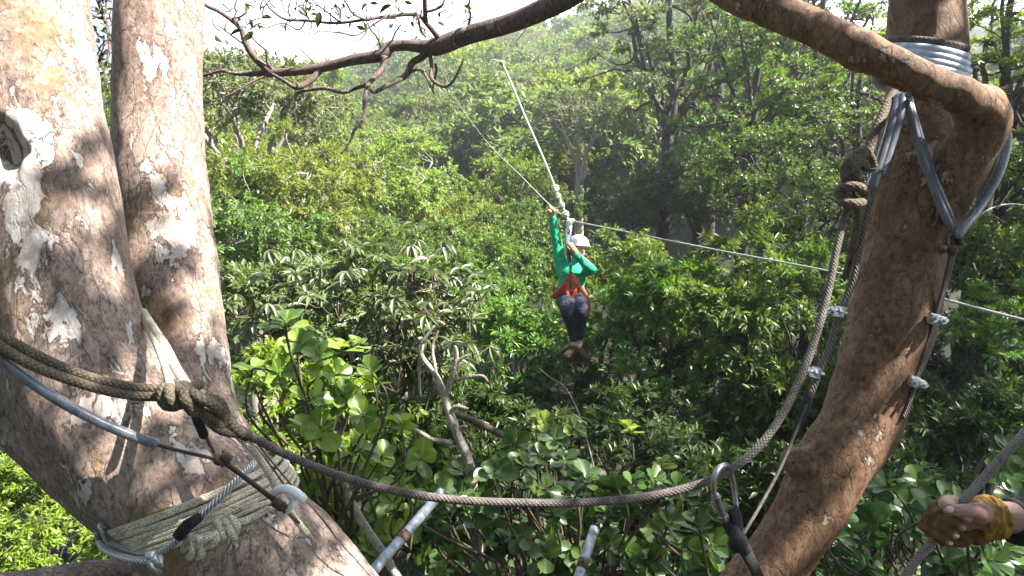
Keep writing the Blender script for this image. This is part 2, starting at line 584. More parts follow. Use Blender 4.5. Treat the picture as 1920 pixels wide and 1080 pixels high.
def tpl_grid(us, ws, vs=(-1, -0.5, 0, 0.5, 1), cup=0.10, curl=0.14):
    v = []
    for u, w in zip(us, ws):
        for a in vs:
            v.append((u, a * w * 0.5, cup * (abs(a) ** 1.6) * w - curl * u * u))
    nv = len(vs)
    f = [(i * nv + j, (i + 1) * nv + j, (i + 1) * nv + j + 1, i * nv + j + 1) for i in range(len(us) - 1) for j in range(nv - 1)]
    return np.array(v, float), np.array(f)


TPL_FOLD, TPL_FLAT = tpl_fold(), tpl_flat()
TPL_PADDLE = tpl_grid((0, 0.14, 0.3, 0.48, 0.66, 0.82, 0.94, 1.0), (0.06, 0.16, 0.48, 0.82, 1.0, 0.92, 0.6, 0.22))
TPL_LANCE = tpl_grid((0, 0.12, 0.32, 0.55, 0.78, 1.0), (0.05, 0.5, 0.95, 1.0, 0.62, 0.04), vs=(-1, 0, 1), cup=0.14, curl=0.22)


def leaves_mesh(name, Pb, D, N, L, Wd, tpl, mat, rnd=None):
    tv, tf = tpl
    n, k = len(Pb), len(tv)
    D = unit(D)
    N = unit(N - D * np.sum(N * D, 1, keepdims=True))
    Sd = np.cross(N, D)
    L = np.broadcast_to(np.asarray(L, float), (n,))[:, None, None]
    Wd = np.broadcast_to(np.asarray(Wd, float), (n,))[:, None, None]
    v = Pb[:, None] + D[:, None] * tv[None, :, 0:1] * L + Sd[:, None] * tv[None, :, 1:2] * Wd + N[:, None] * tv[None, :, 2:3] * L
    f = (tf[None] + (np.arange(n) * k)[:, None, None]).reshape(-1)
    me = bpy.data.meshes.new(name)
    me.vertices.add(n * k)
    me.vertices.foreach_set('co', v.reshape(-1))
    nf = n * len(tf)
    me.loops.add(nf * 4)
    me.loops.foreach_set('vertex_index', f.astype(np.int32))
    me.polygons.add(nf)
    me.polygons.foreach_set('loop_start', np.arange(nf, dtype=np.int32) * 4)
    me.polygons.foreach_set('loop_total', np.full(nf, 4, np.int32))
    me.polygons.foreach_set('use_smooth', np.ones(nf, bool))
    a = me.attributes.new('rnd', 'FLOAT', 'POINT')
    r = rng.random(n) if rnd is None else rnd
    a.data.foreach_set('value', np.repeat(r, k).astype(np.float32))
    lay = me.uv_layers.new(name='UVMap')
    tuv = tv[:, :2]
    lay.data.foreach_set('uv', np.tile(tuv[tf.reshape(-1)], (n, 1)).reshape(-1))
    me.update()
    me.validate()
    me.materials.append(mat)
    return me


def rand_dirs(r, n):
    return unit(r.normal(size=(n, 3)))


class Canopy:
    """Clumps of leafy twigs on limbs round a crown centre at the origin; returns limbs MB and leaf arrays."""

    def __init__(self, seed, R, Rz, nclump, ntwig, nleaf, L, Wd, limb_r, droop=0.25, shell=(0.45, 1.0), low=-0.35, clump=0.34,
                 base=(0, 0, -1.0), twig_tubes=False, flatten=0.75, bare=0.0, tw_len=1.0, limb_ns=5, leader=0.0):
        r = np.random.default_rng(seed)
        self.limbs = MB()
        base = np.asarray(base, float)
        c = []
        tries = 0
        while len(c) < nclump and tries < 20000:
            tries += 1
            d = rand_dirs(r, 1)[0]
            if d[2] < low:
                continue
            q = d * r.uniform(*shell) * np.array([R, R, Rz])
            q = q * (1 + 0.28 * fbm(q[None] / R * 1.6 + seed, 2)[0])
            if all(np.linalg.norm((q - o) / np.array([1, 1, Rz / R])) > clump * R * 0.42 for o in c):
                c.append(q)
        c = np.array(c)
        cr = clump * R * r.uniform(0.7, 1.25, len(c))
        # primary limbs, then clump branches join the nearest limb
        nprim = max(3, min(7, len(c) // 7))
        pri = []
        for i in range(nprim):
            a = 2 * math.pi * (i + r.uniform(-0.3, 0.3)) / nprim
            tip = np.array([math.cos(a) * R * 0.55, math.sin(a) * R * 0.55, Rz * r.uniform(0.05, 0.6)])
            mid = base * 0.45 + tip * 0.4 + r.normal(size=3) * R * 0.07
            pts = np.array([base + [0, 0, -0.05 * R], base * 0.75 + tip * 0.13 + r.normal(size=3) * R * 0.03, mid, tip])
            rad = np.array([1.0, 0.8, 0.55, 0.28]) * limb_r
            q = spline(np.hstack([pts, rad[:, None]]), R * 0.09)
            q[1:-1, :3] += r.normal(size=(len(q) - 2, 3)) * R * 0.012
            self.limbs.tube(q, ns=limb_ns + 1, smooth=False)
            pri.append(q)
        if leader:
            q = spline(np.array([[*(base + [0, 0, -0.05 * R]), limb_r * 1.3], [0.04 * R, 0, base[2] * 0.4, limb_r * 1.05], [-0.05 * R, 0.03 * R, Rz * 0.3, limb_r * 0.7], [0.02 * R, 0, Rz * leader, limb_r * 0.2]]), R * 0.1)
            self.limbs.tube(q, ns=7, smooth=False)
            pri.append(q)
        allp = np.vstack(pri)
        Pb, D, N = [], [], []
        for q, rad in zip(c, cr):
            dist = np.linalg.norm(allp[:, :3] - q, axis=1) + 0.6 * np.maximum(0, allp[:, 2] - q[2])
            s = allp[np.argmin(dist)]
            mid = (s[:3] + q) / 2 + r.normal(size=3) * R * 0.06 - np.array([0, 0, 0.05 * R])
            qq = spline(np.array([[*s[:3], s[3] * 0.7], [*mid, s[3] * 0.42], [*q, limb_r * 0.09]]), R * 0.12)
            qq[1:-1, :3] += r.normal(size=(max(0, len(qq) - 2), 3)) * R * 0.012
            self.limbs.tube(qq, ns=limb_ns, smooth=False)
            if r.random() < bare:
                continue
            out = unit(q + np.array([0, 0, 0.25 * R]))
            for t in range(ntwig):
                d = unit(rand_dirs(r, 1)[0] * np.array([1, 1, flatten]) + out * 0.75)
                ln = rad * r.uniform(0.55, 1.15) * tw_len
                bend = np.array([0, 0, -droop * ln * r.uniform(0.3, 1.3)])
                e = q + d * ln + bend
                m = q + d * ln * 0.5 + r.normal(size=3) * ln * 0.06
                if twig_tubes:
                    self.limbs.tube(np.array([[*q, limb_r * 0.08], [*m, limb_r * 0.055], [*e, limb_r * 0.03]]), ns=3, smooth=False)
                u = np.sort(r.uniform(0.30, 1.0, nleaf))[:, None]
                pts = (1 - u) ** 2 * q + 2 * u * (1 - u) * m + u ** 2 * e
                tang = unit(e - q)
                side = rand_dirs(r, nleaf)
                side = unit(side - tang * (side @ tang)[:, None])
                dd = unit(side * 0.95 + tang * (0.35 + 0.8 * u) + np.array([0, 0, -0.18 - droop * 0.4]))
                nn = unit(np.array([0, 0, 1.0]) * 0.9 + out * 0.35 + r.normal(size=(nleaf, 3)) * 0.42)
                Pb.append(pts); D.append(dd); N.append(nn)
        self.Pb, self.D, self.N = np.vstack(Pb), np.vstack(D), np.vstack(N)
        n = len(self.Pb)
        self.L = L * r.uniform(0.65, 1.2, n)
        self.W = Wd * r.uniform(0.75, 1.2, n)

    def leaf_mesh(self, name, tpl, mat):
        return leaves_mesh(name, self.Pb, self.D, self.N, self.L, self.W, tpl, mat)


# ------------------------------------------------------------------ terrain
def sstep(a, b, x):
    t = np.clip((x - a) / (b - a), 0, 1)
    return t * t * (3 - 2 * t)


def ground_z(x, y):
    x, y = np.asarray(x, float), np.asarray(y, float)
    z = 2.6 - 0.40 * np.clip(y, -20, 8)
    z = z + 0.20 * np.clip(y - 9, 0, 21) + 0.225 * np.clip(y - 30, 0, 78) + 0.05 * np.clip(y - 108, 0, 30) - 0.10 * np.clip(y - 138, 0, 200)
    z = z + 0.165 * np.clip(x, -70, 25) * sstep(25, 110, y) + 0.10 * np.clip(x, 0, 60) * sstep(8, 30, y)
    p = np.stack([x / 14.0, y / 14.0, 0 * x], -1).reshape(-1, 3)
    z = z + 1.3 * fbm(p, 3, 5).reshape(x.shape) * sstep(4, 30, y)
    return z


gx, gy = np.meshgrid(np.linspace(-170, 170, 171), np.concatenate([np.linspace(-25, 40, 66), np.linspace(42, 230, 80)]))
gz = ground_z(gx, gy)
gv = np.stack([gx, gy, gz], -1).reshape(-1, 3)
nxg, nyg = gx.shape[1], gx.shape[0]
gf = [(j * nxg + i, j * nxg + i + 1, (j + 1) * nxg + i + 1, (j + 1) * nxg + i) for j in range(nyg - 1) for i in range(nxg - 1)]
gm = bpy.data.meshes.new('hillside')
gm.from_pydata(gv.tolist(), [], gf)
gm.polygons.foreach_set('use_smooth', np.ones(len(gm.polygons), bool))
m, nt, b, out = new_mat('forest_floor')
pos = geo_pos(nt)
na = tex(nt, 'Noise', pos, 0.8, 8, 0.65)
nb = tex(nt, 'Noise', pos, 9, 8, 0.7)
cc = ramp(nt, na.outputs['Fac'], [(0.35, (0.012, 0.010, 0.005)), (0.55, (0.014, 0.020, 0.006)), (0.7, (0.020, 0.016, 0.008))])
cc = mix(nt, ramp(nt, nb.outputs['Fac'], [(0.5, 0.0), (0.7, 0.6)]), cc, (0.014, 0.024, 0.006))
nt.links.new(cc, b.inputs['Base Color'])
b.inputs['Roughness'].default_value = 0.95
bump(nt, b, nb.outputs['Fac'], 1.0, 0.15)
hill = link('terrain', gm, m)
hill['kind'] = 'structure'

# undergrowth on the valley sides: nobody could count it
n = 52000
uy = 2.5 + 33 * rng.random(n) ** 1.3
ux = (rng.random(n) * 2 - 1) * (uy * 0.95 + 4)
uz = ground_z(ux, uy)
hh = np.abs(rng.normal(size=n)) * 0.35
keep = fbm(np.stack([ux / 1.7, uy / 1.7, 0 * ux], 1), 2, 9) > -0.25
ub = np.stack([ux, uy, uz + hh], 1)[keep]
dd = rand_dirs(rng, len(ub)) * np.array([1, 1, 0.35]) + np.array([0, 0, 0.15])
nn = np.array([0, 0, 1.0]) + rng.normal(size=(len(ub), 3)) * 0.35
sz = rng.uniform(0.10, 0.26, len(ub))
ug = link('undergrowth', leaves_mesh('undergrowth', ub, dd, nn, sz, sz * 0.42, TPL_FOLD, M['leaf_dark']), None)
ug['kind'] = 'stuff'
ug['label'] = 'low leafy undergrowth covering the shaded valley floor'

# ------------------------------------------------------------------ background trees
PROTO = {}


def proto(key, bark, leaf, tpl, trunk_r, **kw):
    cp = Canopy(**kw)
    lm = cp.limbs.mesh(key + '_limbs')
    lm.materials.append(M[bark])
    cm = cp.leaf_mesh(key + '_crown', tpl, M[leaf])
    r = np.random.default_rng(kw['seed'])
    base = np.asarray(kw.get('base', (0, 0, -1.0)), float)
    t = MB()
    k = np.linspace(0, 1, 9)
    pts = np.stack([base[0] + 0.25 * trunk_r * r.normal(size=9), base[1] + 0.25 * trunk_r * r.normal(size=9), -k, trunk_r * (1 + 0.45 * k ** 2)], 1)
    pts[0, :2] = base[:2]
    v = spline(pts, 0.05)
    t.tube(v, ns=9, smooth=False)
    tm = t.mesh(key + '_trunk')
    tm.materials.append(M[bark])
    PROTO[key] = dict(limbs=lm, crown=cm, trunk=tm, base=base, top=base[2])


def put_tree(key, name, label, cat, c, scale, rot, leaf=None, group=None, zs=1.0, bark=None):
    """Root at the ground below the crown centre c; trunk reaches down to it."""
    pr = PROTO[key]
    gz = float(ground_z(np.array([c[0]]), np.array([c[1]]))[0]) - 0.15
    root = thing(name, label, cat, (c[0], c[1], gz), group)
    root.rotation_euler = (0, 0, rot)
    H = max(0.4, c[2] - gz)
    parts = []
    top = H + pr['top'] * scale * zs
    for k in ('limbs', 'crown', 'trunk'):
        o = bpy.data.objects.new(k, pr[k])
        C.objects.link(o)
        o.parent = root
        if k == 'trunk':
            ln = max(0.2, top + 0.03 * scale)
            o.location = (0, 0, top + 0.02 * scale)
            o.scale = (scale, scale, ln)
        else:
            o.location = (0, 0, H)
            o.scale = (scale, scale, scale * zs)
        mm = leaf if k == 'crown' else bark
        if mm:
            o.material_slots[0].link = 'OBJECT'
            o.material_slots[0].material = M[mm]
    return root


# far hillside kinds
for i in range(4):
    proto('far%d' % i, 'bark_grey', 'leaf_olive', TPL_FLAT, 0.20, seed=40 + i, R=3.9, Rz=(2.7, 3.2, 2.4, 3.7)[i], nclump=(46, 50, 40, 52)[i], ntwig=16, nleaf=12,
          L=0.36, Wd=0.16, limb_r=0.13, base=(0, 0, -1.2), clump=0.30, low=-0.2, limb_ns=4)
# mid-distance kinds
for i in range(3):
    proto('mid%d' % i, 'bark_pale', 'leaf_mid', TPL_FOLD, 0.15, seed=60 + i, R=2.0, Rz=(1.5, 1.8, 1.3)[i], nclump=(62, 70, 56)[i], ntwig=20, nleaf=15,
          L=(0.105, 0.085, 0.12)[i], Wd=(0.043, 0.05, 0.034)[i], limb_r=0.085, base=(0, 0, -1.1), clump=0.27, low=-0.45, twig_tubes=True)
# open-limbed tree: leaves only on top
proto('open', 'bark_pale', 'leaf_olive', TPL_FOLD, 0.17, seed=71, R=2.2, Rz=0.95, nclump=95, ntwig=11, nleaf=12, L=0.11, Wd=0.045, limb_r=0.10, base=(0, 0, -1.9),
      clump=0.2, low=0.05, shell=(0.6, 1.0), twig_tubes=True)
# tall feathery tree with airy layers
for i in range(2):
    proto('tall%d' % i, 'bark_dark', 'leaf_blue', TPL_FOLD, 0.17, seed=80 + i, R=2.6, Rz=(3.6, 3.0)[i], nclump=(62, 66)[i], ntwig=14, nleaf=14, L=0.14, Wd=0.055, limb_r=0.11, leader=0.85,
          base=(0, 0, -2.4), clump=0.24, low=-0.75, shell=(0.25, 1.0), twig_tubes=True, flatten=0.4)
# shrub with whorls of narrow leaves
for i in range(3):
    proto('shrub%d' % i, 'bark_dark', 'leaf_mid', TPL_FOLD, 0.035, seed=90 + i, R=0.95, Rz=(0.8, 0.65, 0.9)[i], nclump=(40, 44, 36)[i], ntwig=10, nleaf=16, L=0.112, Wd=0.033,
          limb_r=0.022, base=(0, 0, -0.75), clump=0.30, low=-0.5, twig_tubes=True, droop=0.15)

# --- far hillside: individual crowns all over the slope
FAR_TONES = ['leaf_olive', 'leaf_olive', 'leaf_blue', 'leaf_tan', 'leaf_mid', 'leaf_bright', 'leaf_bright', 'leaf_olive']
FAR_LABEL = {'leaf_olive': 'olive-green domed tree on the far hillside', 'leaf_blue': 'grey-green domed tree on the far hillside',
             'leaf_tan': 'pale brownish tree among green crowns on the far hillside', 'leaf_mid': 'fresh green domed tree on the far hillside',
             'leaf_bright': 'yellow-green domed tree on the far hillside'}
fr = random.Random(5)
y = 31.0
nfar = 0
while y < 124:
    sp = 5.5 + 0.012 * y
    xmax = 0.36 * y + 4 if y > 45 else 0.9 * y
    x = (-1.05 if y < 60 else -0.72) * y - 3
    while x < xmax:
        xx, yy = x + fr.uniform(-1.9, 1.9), y + fr.uniform(-1.8, 1.8)
        s = fr.uniform(0.75, 1.25) * (0.9 + 0.002 * y)
        tone = fr.choice(FAR_TONES)
        g = float(ground_z(np.array([xx]), np.array([yy]))[0])
        hgt = fr.uniform(3.6, 6.6)
        if y > 110:
            hgt += fr.choice([0, 0, 1.5])
        put_tree('far%d' % fr.randrange(4), 'hillside_tree', FAR_LABEL[tone], 'tree', (xx, yy, g + hgt), s, fr.uniform(0, 6.28), tone,
                 FAR_LABEL[tone].replace('domed tree', 'domed trees').replace('brownish tree', 'brownish trees'), fr.uniform(0.8, 1.2))
        nfar += 1
        x += sp * fr.uniform(0.85, 1.2)
    y += sp * 0.82
print('far trees', nfar)

# --- trees and shrubs of the valley, each where the photo has it: (kind, px, py, depth, scale, leaf, bark, name, label)
MIDS = [
    ('open', 455, 218, 12.0, 1.00, 'leaf_olive', 'bark_pale', 'open_limbed_tree', 'tree with many bare pale limbs under a thin leafy top, beside the twin trunks'),
    ('open', 640, 268, 22.0, 0.95, 'leaf_mid', 'bark_pale', 'open_limbed_tree', 'open tree with pale forked limbs below the long bare overhead branch'),
    ('mid0', 560, 375, 10.0, 0.72, 'leaf_bright', 'bark_pale', 'leafy_tree', 'small light green tree with pale forked trunk below the bare-limbed tree'),
    ('mid1', 735, 355, 15.5, 0.95, 'leaf_bright', 'bark_pale', 'leafy_tree', 'dense yellow-green round tree left of the zip line'),
    ('mid2', 830, 445, 15.0, 0.85, 'leaf_bright', 'bark_grey', 'leafy_tree', 'low yellow-green tree below the dense round one'),
    ('mid1', 960, 365, 20.0, 0.85, 'leaf_bright', 'bark_grey', 'leafy_tree', 'yellow-green tree crossed by the cable left of the rider'),
    ('mid0', 455, 470, 9.0, 0.72, 'leaf_mid', 'bark_pale', 'leafy_tree', 'green bushy tree touching the right edge of the twin trunks'),
    ('mid2', 640, 490, 10.5, 0.82, 'leaf_mid', 'bark_dark', 'leafy_tree', 'mid green tree behind the drooping finger-leaved shrub'),
    ('mid0', 860, 555, 10.5, 0.80, 'leaf_mid', 'bark_dark', 'leafy_tree', 'shaded green tree left of the rider'),
    ('mid1', 975, 490, 12.5, 0.70, 'leaf_mid', 'bark_dark', 'leafy_tree', 'dim green tree directly behind the raised green arm'),
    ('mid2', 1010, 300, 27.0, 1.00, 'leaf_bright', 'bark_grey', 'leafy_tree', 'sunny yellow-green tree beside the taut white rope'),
    ('open', 1090, 235, 22.0, 0.95, 'leaf_olive', 'bark_pale', 'open_limbed_tree', 'tree of tangled bare pale limbs left of the dark straight trunk'),
    ('tall0', 1262, 95, 16.0, 1.00, 'leaf_olive', 'bark_dark', 'tall_tree', 'tall tree with a dark straight trunk and hazy feathery crown'),
    ('tall1', 1415, 165, 14.0, 0.80, 'leaf_mid', 'bark_dark', 'tall_tree', 'tall pale green tree under the thick overhead bough'),
    ('tall0', 1530, 90, 17.5, 1.05, 'leaf_mid', 'bark_dark', 'tall_tree', 'tall tree with a sunny crown left of the leaning trunk'),
    ('tall1', 1360, -20, 21.0, 1.10, 'leaf_olive', 'bark_dark', 'tall_tree', 'highest grey-green tree reaching out of the picture top'),
    ('tall0', 1610, 250, 13.0, 0.75, 'leaf_mid', 'bark_dark', 'tall_tree', 'slender green tree beside the knotted rope'),
    ('mid1', 1440, 330, 12.0, 0.72, 'leaf_mid', 'bark_dark', 'leafy_tree', 'sunny-topped tree with forked dark trunk above the cable'),
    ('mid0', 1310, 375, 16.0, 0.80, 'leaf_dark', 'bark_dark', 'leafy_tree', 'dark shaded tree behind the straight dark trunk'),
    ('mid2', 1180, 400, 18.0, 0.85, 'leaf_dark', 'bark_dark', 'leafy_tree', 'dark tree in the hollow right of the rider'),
    ('mid1', 1530, 430, 9.5, 0.52, 'leaf_mid', 'bark_dark', 'leafy_tree', 'small dark green tree crossed by the cable near the leaning trunk'),
    ('tall0', 1890, 110, 8.0, 0.55, 'leaf_bright', 'bark_dark', 'tall_tree', 'bright yellow-green tree right of the leaning trunk top'),
    ('mid2', 1880, 330, 9.5, 0.62, 'leaf_mid', 'bark_dark', 'leafy_tree', 'green tree right of the bent branch elbow'),
    ('mid0', 1860, 520, 7.5, 0.50, 'leaf_mid', 'bark_dark', 'leafy_tree', 'dark green tree behind the cable at the picture edge'),
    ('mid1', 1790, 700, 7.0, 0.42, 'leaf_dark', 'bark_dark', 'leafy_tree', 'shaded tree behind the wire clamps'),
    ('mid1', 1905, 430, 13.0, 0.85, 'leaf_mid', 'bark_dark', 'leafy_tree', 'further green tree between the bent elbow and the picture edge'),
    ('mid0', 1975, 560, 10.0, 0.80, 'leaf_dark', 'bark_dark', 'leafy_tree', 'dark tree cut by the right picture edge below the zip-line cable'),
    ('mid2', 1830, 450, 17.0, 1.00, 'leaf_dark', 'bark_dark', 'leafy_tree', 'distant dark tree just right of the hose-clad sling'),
    ('shrub0', 1390, 545, 6.6, 0.95, 'leaf_mid', 'bark_dark', 'shrub', 'narrow-leaved shrub with sunlit tips below the cable'),
    ('shrub1', 1250, 610, 6.8, 0.95, 'leaf_mid', 'bark_dark', 'shrub', 'narrow-leaved shrub right of the rider\'s legs'),
    ('shrub2', 1500, 600, 6.0, 0.72, 'leaf_mid', 'bark_dark', 'shrub', 'shaded shrub behind the right half of the hanging rope'),
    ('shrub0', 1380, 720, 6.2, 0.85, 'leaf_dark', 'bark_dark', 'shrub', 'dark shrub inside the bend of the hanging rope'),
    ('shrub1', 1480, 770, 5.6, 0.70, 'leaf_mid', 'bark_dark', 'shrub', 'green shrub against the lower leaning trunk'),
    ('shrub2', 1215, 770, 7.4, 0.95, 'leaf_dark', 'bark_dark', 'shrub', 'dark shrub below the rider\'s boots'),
    ('shrub0', 1040, 790, 7.6, 0.95, 'leaf_dark', 'bark_dark', 'shrub', 'dull shrub between the bare grey stem and the rider'),
    ('shrub1', 970, 650, 8.4, 1.05, 'leaf_mid', 'bark_dark', 'shrub', 'green shrub left of the rider\'s legs'),
    ('shrub2', 1130, 570, 8.6, 1.10, 'leaf_mid', 'bark_dark', 'shrub', 'green shrub directly behind the rider\'s knees'),
    ('shrub0', 1205, 520, 9.0, 0.60, 'leaf_bright', 'bark_dark', 'shrub', 'small yellowish sunlit shrub right of the rider'),
    ('shrub1', 1830, 830, 5.0, 0.72, 'leaf_dark', 'bark_dark', 'shrub', 'glinting dark shrub above the gloved hand'),
    ('shrub2', 1900, 640, 5.6, 0.62, 'leaf_mid', 'bark_dark', 'shrub', 'bright-tipped shrub under the cable right of the leaning trunk'),
    ('shrub0', 700, 640, 5.2, 0.85, 'leaf_mid', 'bark_dark', 'shrub', 'shrub behind the pale paddle-leaved bush'),
    ('shrub1', 480, 600, 4.6, 0.62, 'leaf_olive', 'bark_dark', 'shrub', 'grey-green shrub tucked beside the right twin trunk'),
    ('shrub2', 520, 780, 3.6, 0.45, 'leaf_bright', 'bark_dark', 'shrub', 'small-leaved yellow-green shrub behind the rope knot'),
    ('shrub0', 640, 880, 4.0, 0.62, 'leaf_mid', 'bark_dark', 'shrub', 'shrub below the left half of the sagging rope'),
    ('shrub1', 900, 830, 4.6, 0.60, 'leaf_dark', 'bark_dark', 'shrub', 'dark shrub at the foot of the bare grey stem'),
    ('shrub2', 1150, 880, 4.6, 0.70, 'leaf_dark', 'bark_dark', 'shrub', 'dark shrub behind the paddle leaves under the rope'),
    ('shrub0', 1650, 950, 4.4, 0.65, 'leaf_dark', 'bark_dark', 'shrub', 'dark shrub right of the trunk foot'),
    ('shrub1', 60, 880, 6.5, 0.75, 'leaf_dark', 'bark_dark', 'shrub', 'dark shrub under the left limb behind the fern-green bush'),
]
mr = random.Random(8)
for (k, px, py, d, s, leaf, bark, nm, lab) in MIDS:
    put_tree(k, nm, lab, 'shrub' if nm == 'shrub' else 'tree', P(px, py, d), s, mr.uniform(0, 6.28), leaf, None, mr.uniform(0.9, 1.1), bark)

# unseen trees added round the viewer to block open sky from the near scene
for (x, y, z, sc) in ((-7.5, -4.5, 11.5, 1.45), (-2.0, -7.5, 12.0, 1.5), (4.0, -8.0, 11.0, 1.5), (9.5, -6.5, 10.0, 1.4), (-8.5, 1.0, 12.5, 1.4), (-3.2, -3.2, 16.0, 1.5), (0.8, -4.2, 15.2, 1.3), (8.2, 5.6, 12.4, 1.2), (11.5, 9.2, 13.0, 1.25)):
    put_tree('tall0', 'forest_tree', 'unseen tall tree added round the platform to shade the near scene', 'tree', (x, y, z), sc, x, 'leaf_mid', 'unseen shade trees added round the platform', 0.85)

for (px, py, d, sc) in ((-350, 420, 11.0, 1.1), (60, 430, 12.0, 1.1), (150, 250, 17.0, 1.2), (-150, 640, 9.0, .9), (-700, 500, 10.0, 1.1), (-500, 250, 18.0, 1.2), (2150, 420, 11.0, 1.0), (2350, 600, 9.0, .8)):
    put_tree('mid%d' % mr.randrange(3), 'forest_tree', 'leafy green forest tree hidden behind the near trunks', 'tree', P(px, py, d), sc, mr.uniform(0, 6.28), 'leaf_mid', 'forest trees hidden by the near trunks', 1.0, 'bark_grey')
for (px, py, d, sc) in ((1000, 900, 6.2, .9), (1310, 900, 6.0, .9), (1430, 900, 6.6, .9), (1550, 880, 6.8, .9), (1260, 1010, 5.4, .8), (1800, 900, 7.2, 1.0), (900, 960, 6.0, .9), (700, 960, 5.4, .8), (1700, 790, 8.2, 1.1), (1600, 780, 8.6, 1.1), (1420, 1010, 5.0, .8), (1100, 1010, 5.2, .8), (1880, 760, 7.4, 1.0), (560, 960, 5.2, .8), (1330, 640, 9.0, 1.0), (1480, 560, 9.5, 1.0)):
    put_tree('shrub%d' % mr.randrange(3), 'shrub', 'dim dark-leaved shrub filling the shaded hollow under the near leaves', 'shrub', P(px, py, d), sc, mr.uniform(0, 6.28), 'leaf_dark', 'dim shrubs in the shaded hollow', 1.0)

# small-leaved rounded bush seen from above through the fork at the lower left
cp = Canopy(seed=123, R=0.85, Rz=0.55, nclump=150, ntwig=11, nleaf=15, L=0.052, Wd=0.019, limb_r=0.02, base=(0, 0, -0.6), clump=0.17, low=-0.1, shell=(0.85, 1.0), droop=0.1)
PROTO['fern'] = dict(limbs=cp.limbs.mesh('fern_limbs'), crown=cp.leaf_mesh('fern_crown', TPL_FOLD, M['leaf_fern']), trunk=PROTO['shrub0']['trunk'], base=np.array([0, 0, -0.6]), top=-0.6)
PROTO['fern']['limbs'].materials.append(M['bark_dark'])
put_tree('fern', 'rounded_bush', 'rounded fresh green small-leaved bush under the left limb', 'bush', P(70, 1010, 4.0), 0.78, 0.4)
cp = None

# ------------------------------------------------------------------ the two host trees
def px_tube(rows):
    """rows (px, py, depth, half-width px) -> x,y,z,r"""
    return np.array([[*P(a, b, d), h * d / F * (math.cos(math.atan((a - 960) / F)) if h > 28 else 1.0)] for a, b, d, h in rows])


def bvh_of(me):
    return BVHTree.FromPolygons([v.co.copy() for v in me.vertices], [tuple(p.vertices) for p in me.polygons])


def surf_depth(bvh, p):
    h = bvh.ray_cast(Vector(CAM), Vector(unit(np.asarray(p) - CAM)))
    return None if h[0] is None else float((np.array(h[0]) - CAM) @ FWD)


def trunk_disp(amp, holes=(), seed=0):
    def f(v, n):
        q = v * np.array([1, 1, 0.5])
        d = amp * fbm(q * 7, 3, seed) + amp * 0.35 * fbm(v * np.array([30, 30, 12.0]), 2, seed + 7)
        for (c, rad, depth) in holes:
            s = np.linalg.norm(v - c, axis=1) / rad * (1 + 0.22 * fbm(v * 24, 2, 31))
            d = d - depth * np.exp(-(s ** 4)) + depth * 0.10 * np.exp(-((s - 1.25) / 0.28) ** 2)
        return v + n * d[:, None]
    return f


tree_left = thing('twin_stemmed_tree', 'thick twin-stemmed tree with mottled peeling bark, lashed with ropes at its foot', 'tree', P(520, 1100, 1.3))
mb = MB()
mb.tube(px_tube([(40, -330, 1.32, 108), (48, -120, 1.30, 112), (56, 0, 1.28, 115), (72, 200, 1.25, 130), (90, 330, 1.24, 138), (104, 420, 1.24, 138), (130, 570, 1.24, 145), (165, 700, 1.25, 152), (235, 810, 1.27, 150), (352, 930, 1.30, 150), (480, 1050, 1.33, 150), (600, 1190, 1.38, 150), (700, 1330, 1.45, 150)]), ns=28, step=0.03, round_caps=True)
mb.tube(px_tube([(300, -340, 1.62, 84), (302, -120, 1.60, 86), (302, 0, 1.58, 88), (298, 200, 1.56, 86), (308, 400, 1.53, 92), (322, 540, 1.50, 95), (335, 640, 1.48, 99), (350, 760, 1.45, 96), (395, 870, 1.42, 98), (470, 970, 1.40, 100), (560, 1080, 1.40, 100)]), ns=24, step=0.03, round_caps=True)
mb.tube(px_tube([(-900, 250, 1.5, 60), (-500, 420, 1.38, 66), (-190, 600, 1.28, 72), (-80, 680, 1.27, 72), (0, 752, 1.26, 74), (90, 822, 1.26, 76), (175, 893, 1.27, 82), (300, 965, 1.30, 100), (420, 1040, 1.33, 110)]), ns=20, step=0.03, round_caps=True)
mb.tube(px_tube([(-190, 1150, 1.15, 75), (-20, 1140, 1.2, 75), (140, 1122, 1.27, 76), (280, 1130, 1.34, 85), (430, 1190, 1.40, 90)]), ns=20, step=0.03, round_caps=True)
hole = P(-34, 264, 1.10)
me = fuse(mb, 0.0075, 6, trunk_disp(0.006, [(hole, 0.052, 0.05), (P(275, 600, 1.38), 0.05, 0.012), (P(640, 1050, 1.25), 0.05, 0.01)], 3))
link('trunk', me, M['bark_left'], tree_left)
BVH_L = bvh_of(me)

tree_right = thing('leaning_tree', 'leaning brown tree with a smooth curved trunk and a long bough bending overhead', 'tree', P(1400, 1150, 1.35))
mb = MB()
mb.tube(px_tube([(1745, -330, 1.52, 72), (1740, -120, 1.50, 73), (1736, 0, 1.48, 75), (1738, 120, 1.46, 76), (1722, 250, 1.45, 84), (1712, 330, 1.44, 88), (1705, 420, 1.43, 90), (1688, 510, 1.42, 90), (1672, 600, 1.40, 88), (1640, 700, 1.38, 78), (1606, 800, 1.37, 78), (1554, 880, 1.36, 73), (1516, 960, 1.36, 63), (1468, 1030, 1.36, 58), (1405, 1110, 1.37, 60), (1330, 1230, 1.40, 85), (1200, 1380, 1.45, 90)]), ns=26, step=0.025, round_caps=True)
BVH_T = bvh_of(mb.mesh('trunk_only'))
mb.tube(px_tube([(1712, 470, 1.42, 60), (1752, 380, 1.38, 66), (1800, 300, 1.33, 62), (1842, 240, 1.28, 50), (1846, 205, 1.25, 46), (1790, 176, 1.22, 43), (1680, 124, 1.22, 40), (1560, 68, 1.27, 38), (1400, -6, 1.42, 38), (1280, -70, 1.62, 36), (1200, -90, 1.78, 34)]), ns=22, step=0.02, round_caps=True)
knot = P(1468, 868, 1.29)
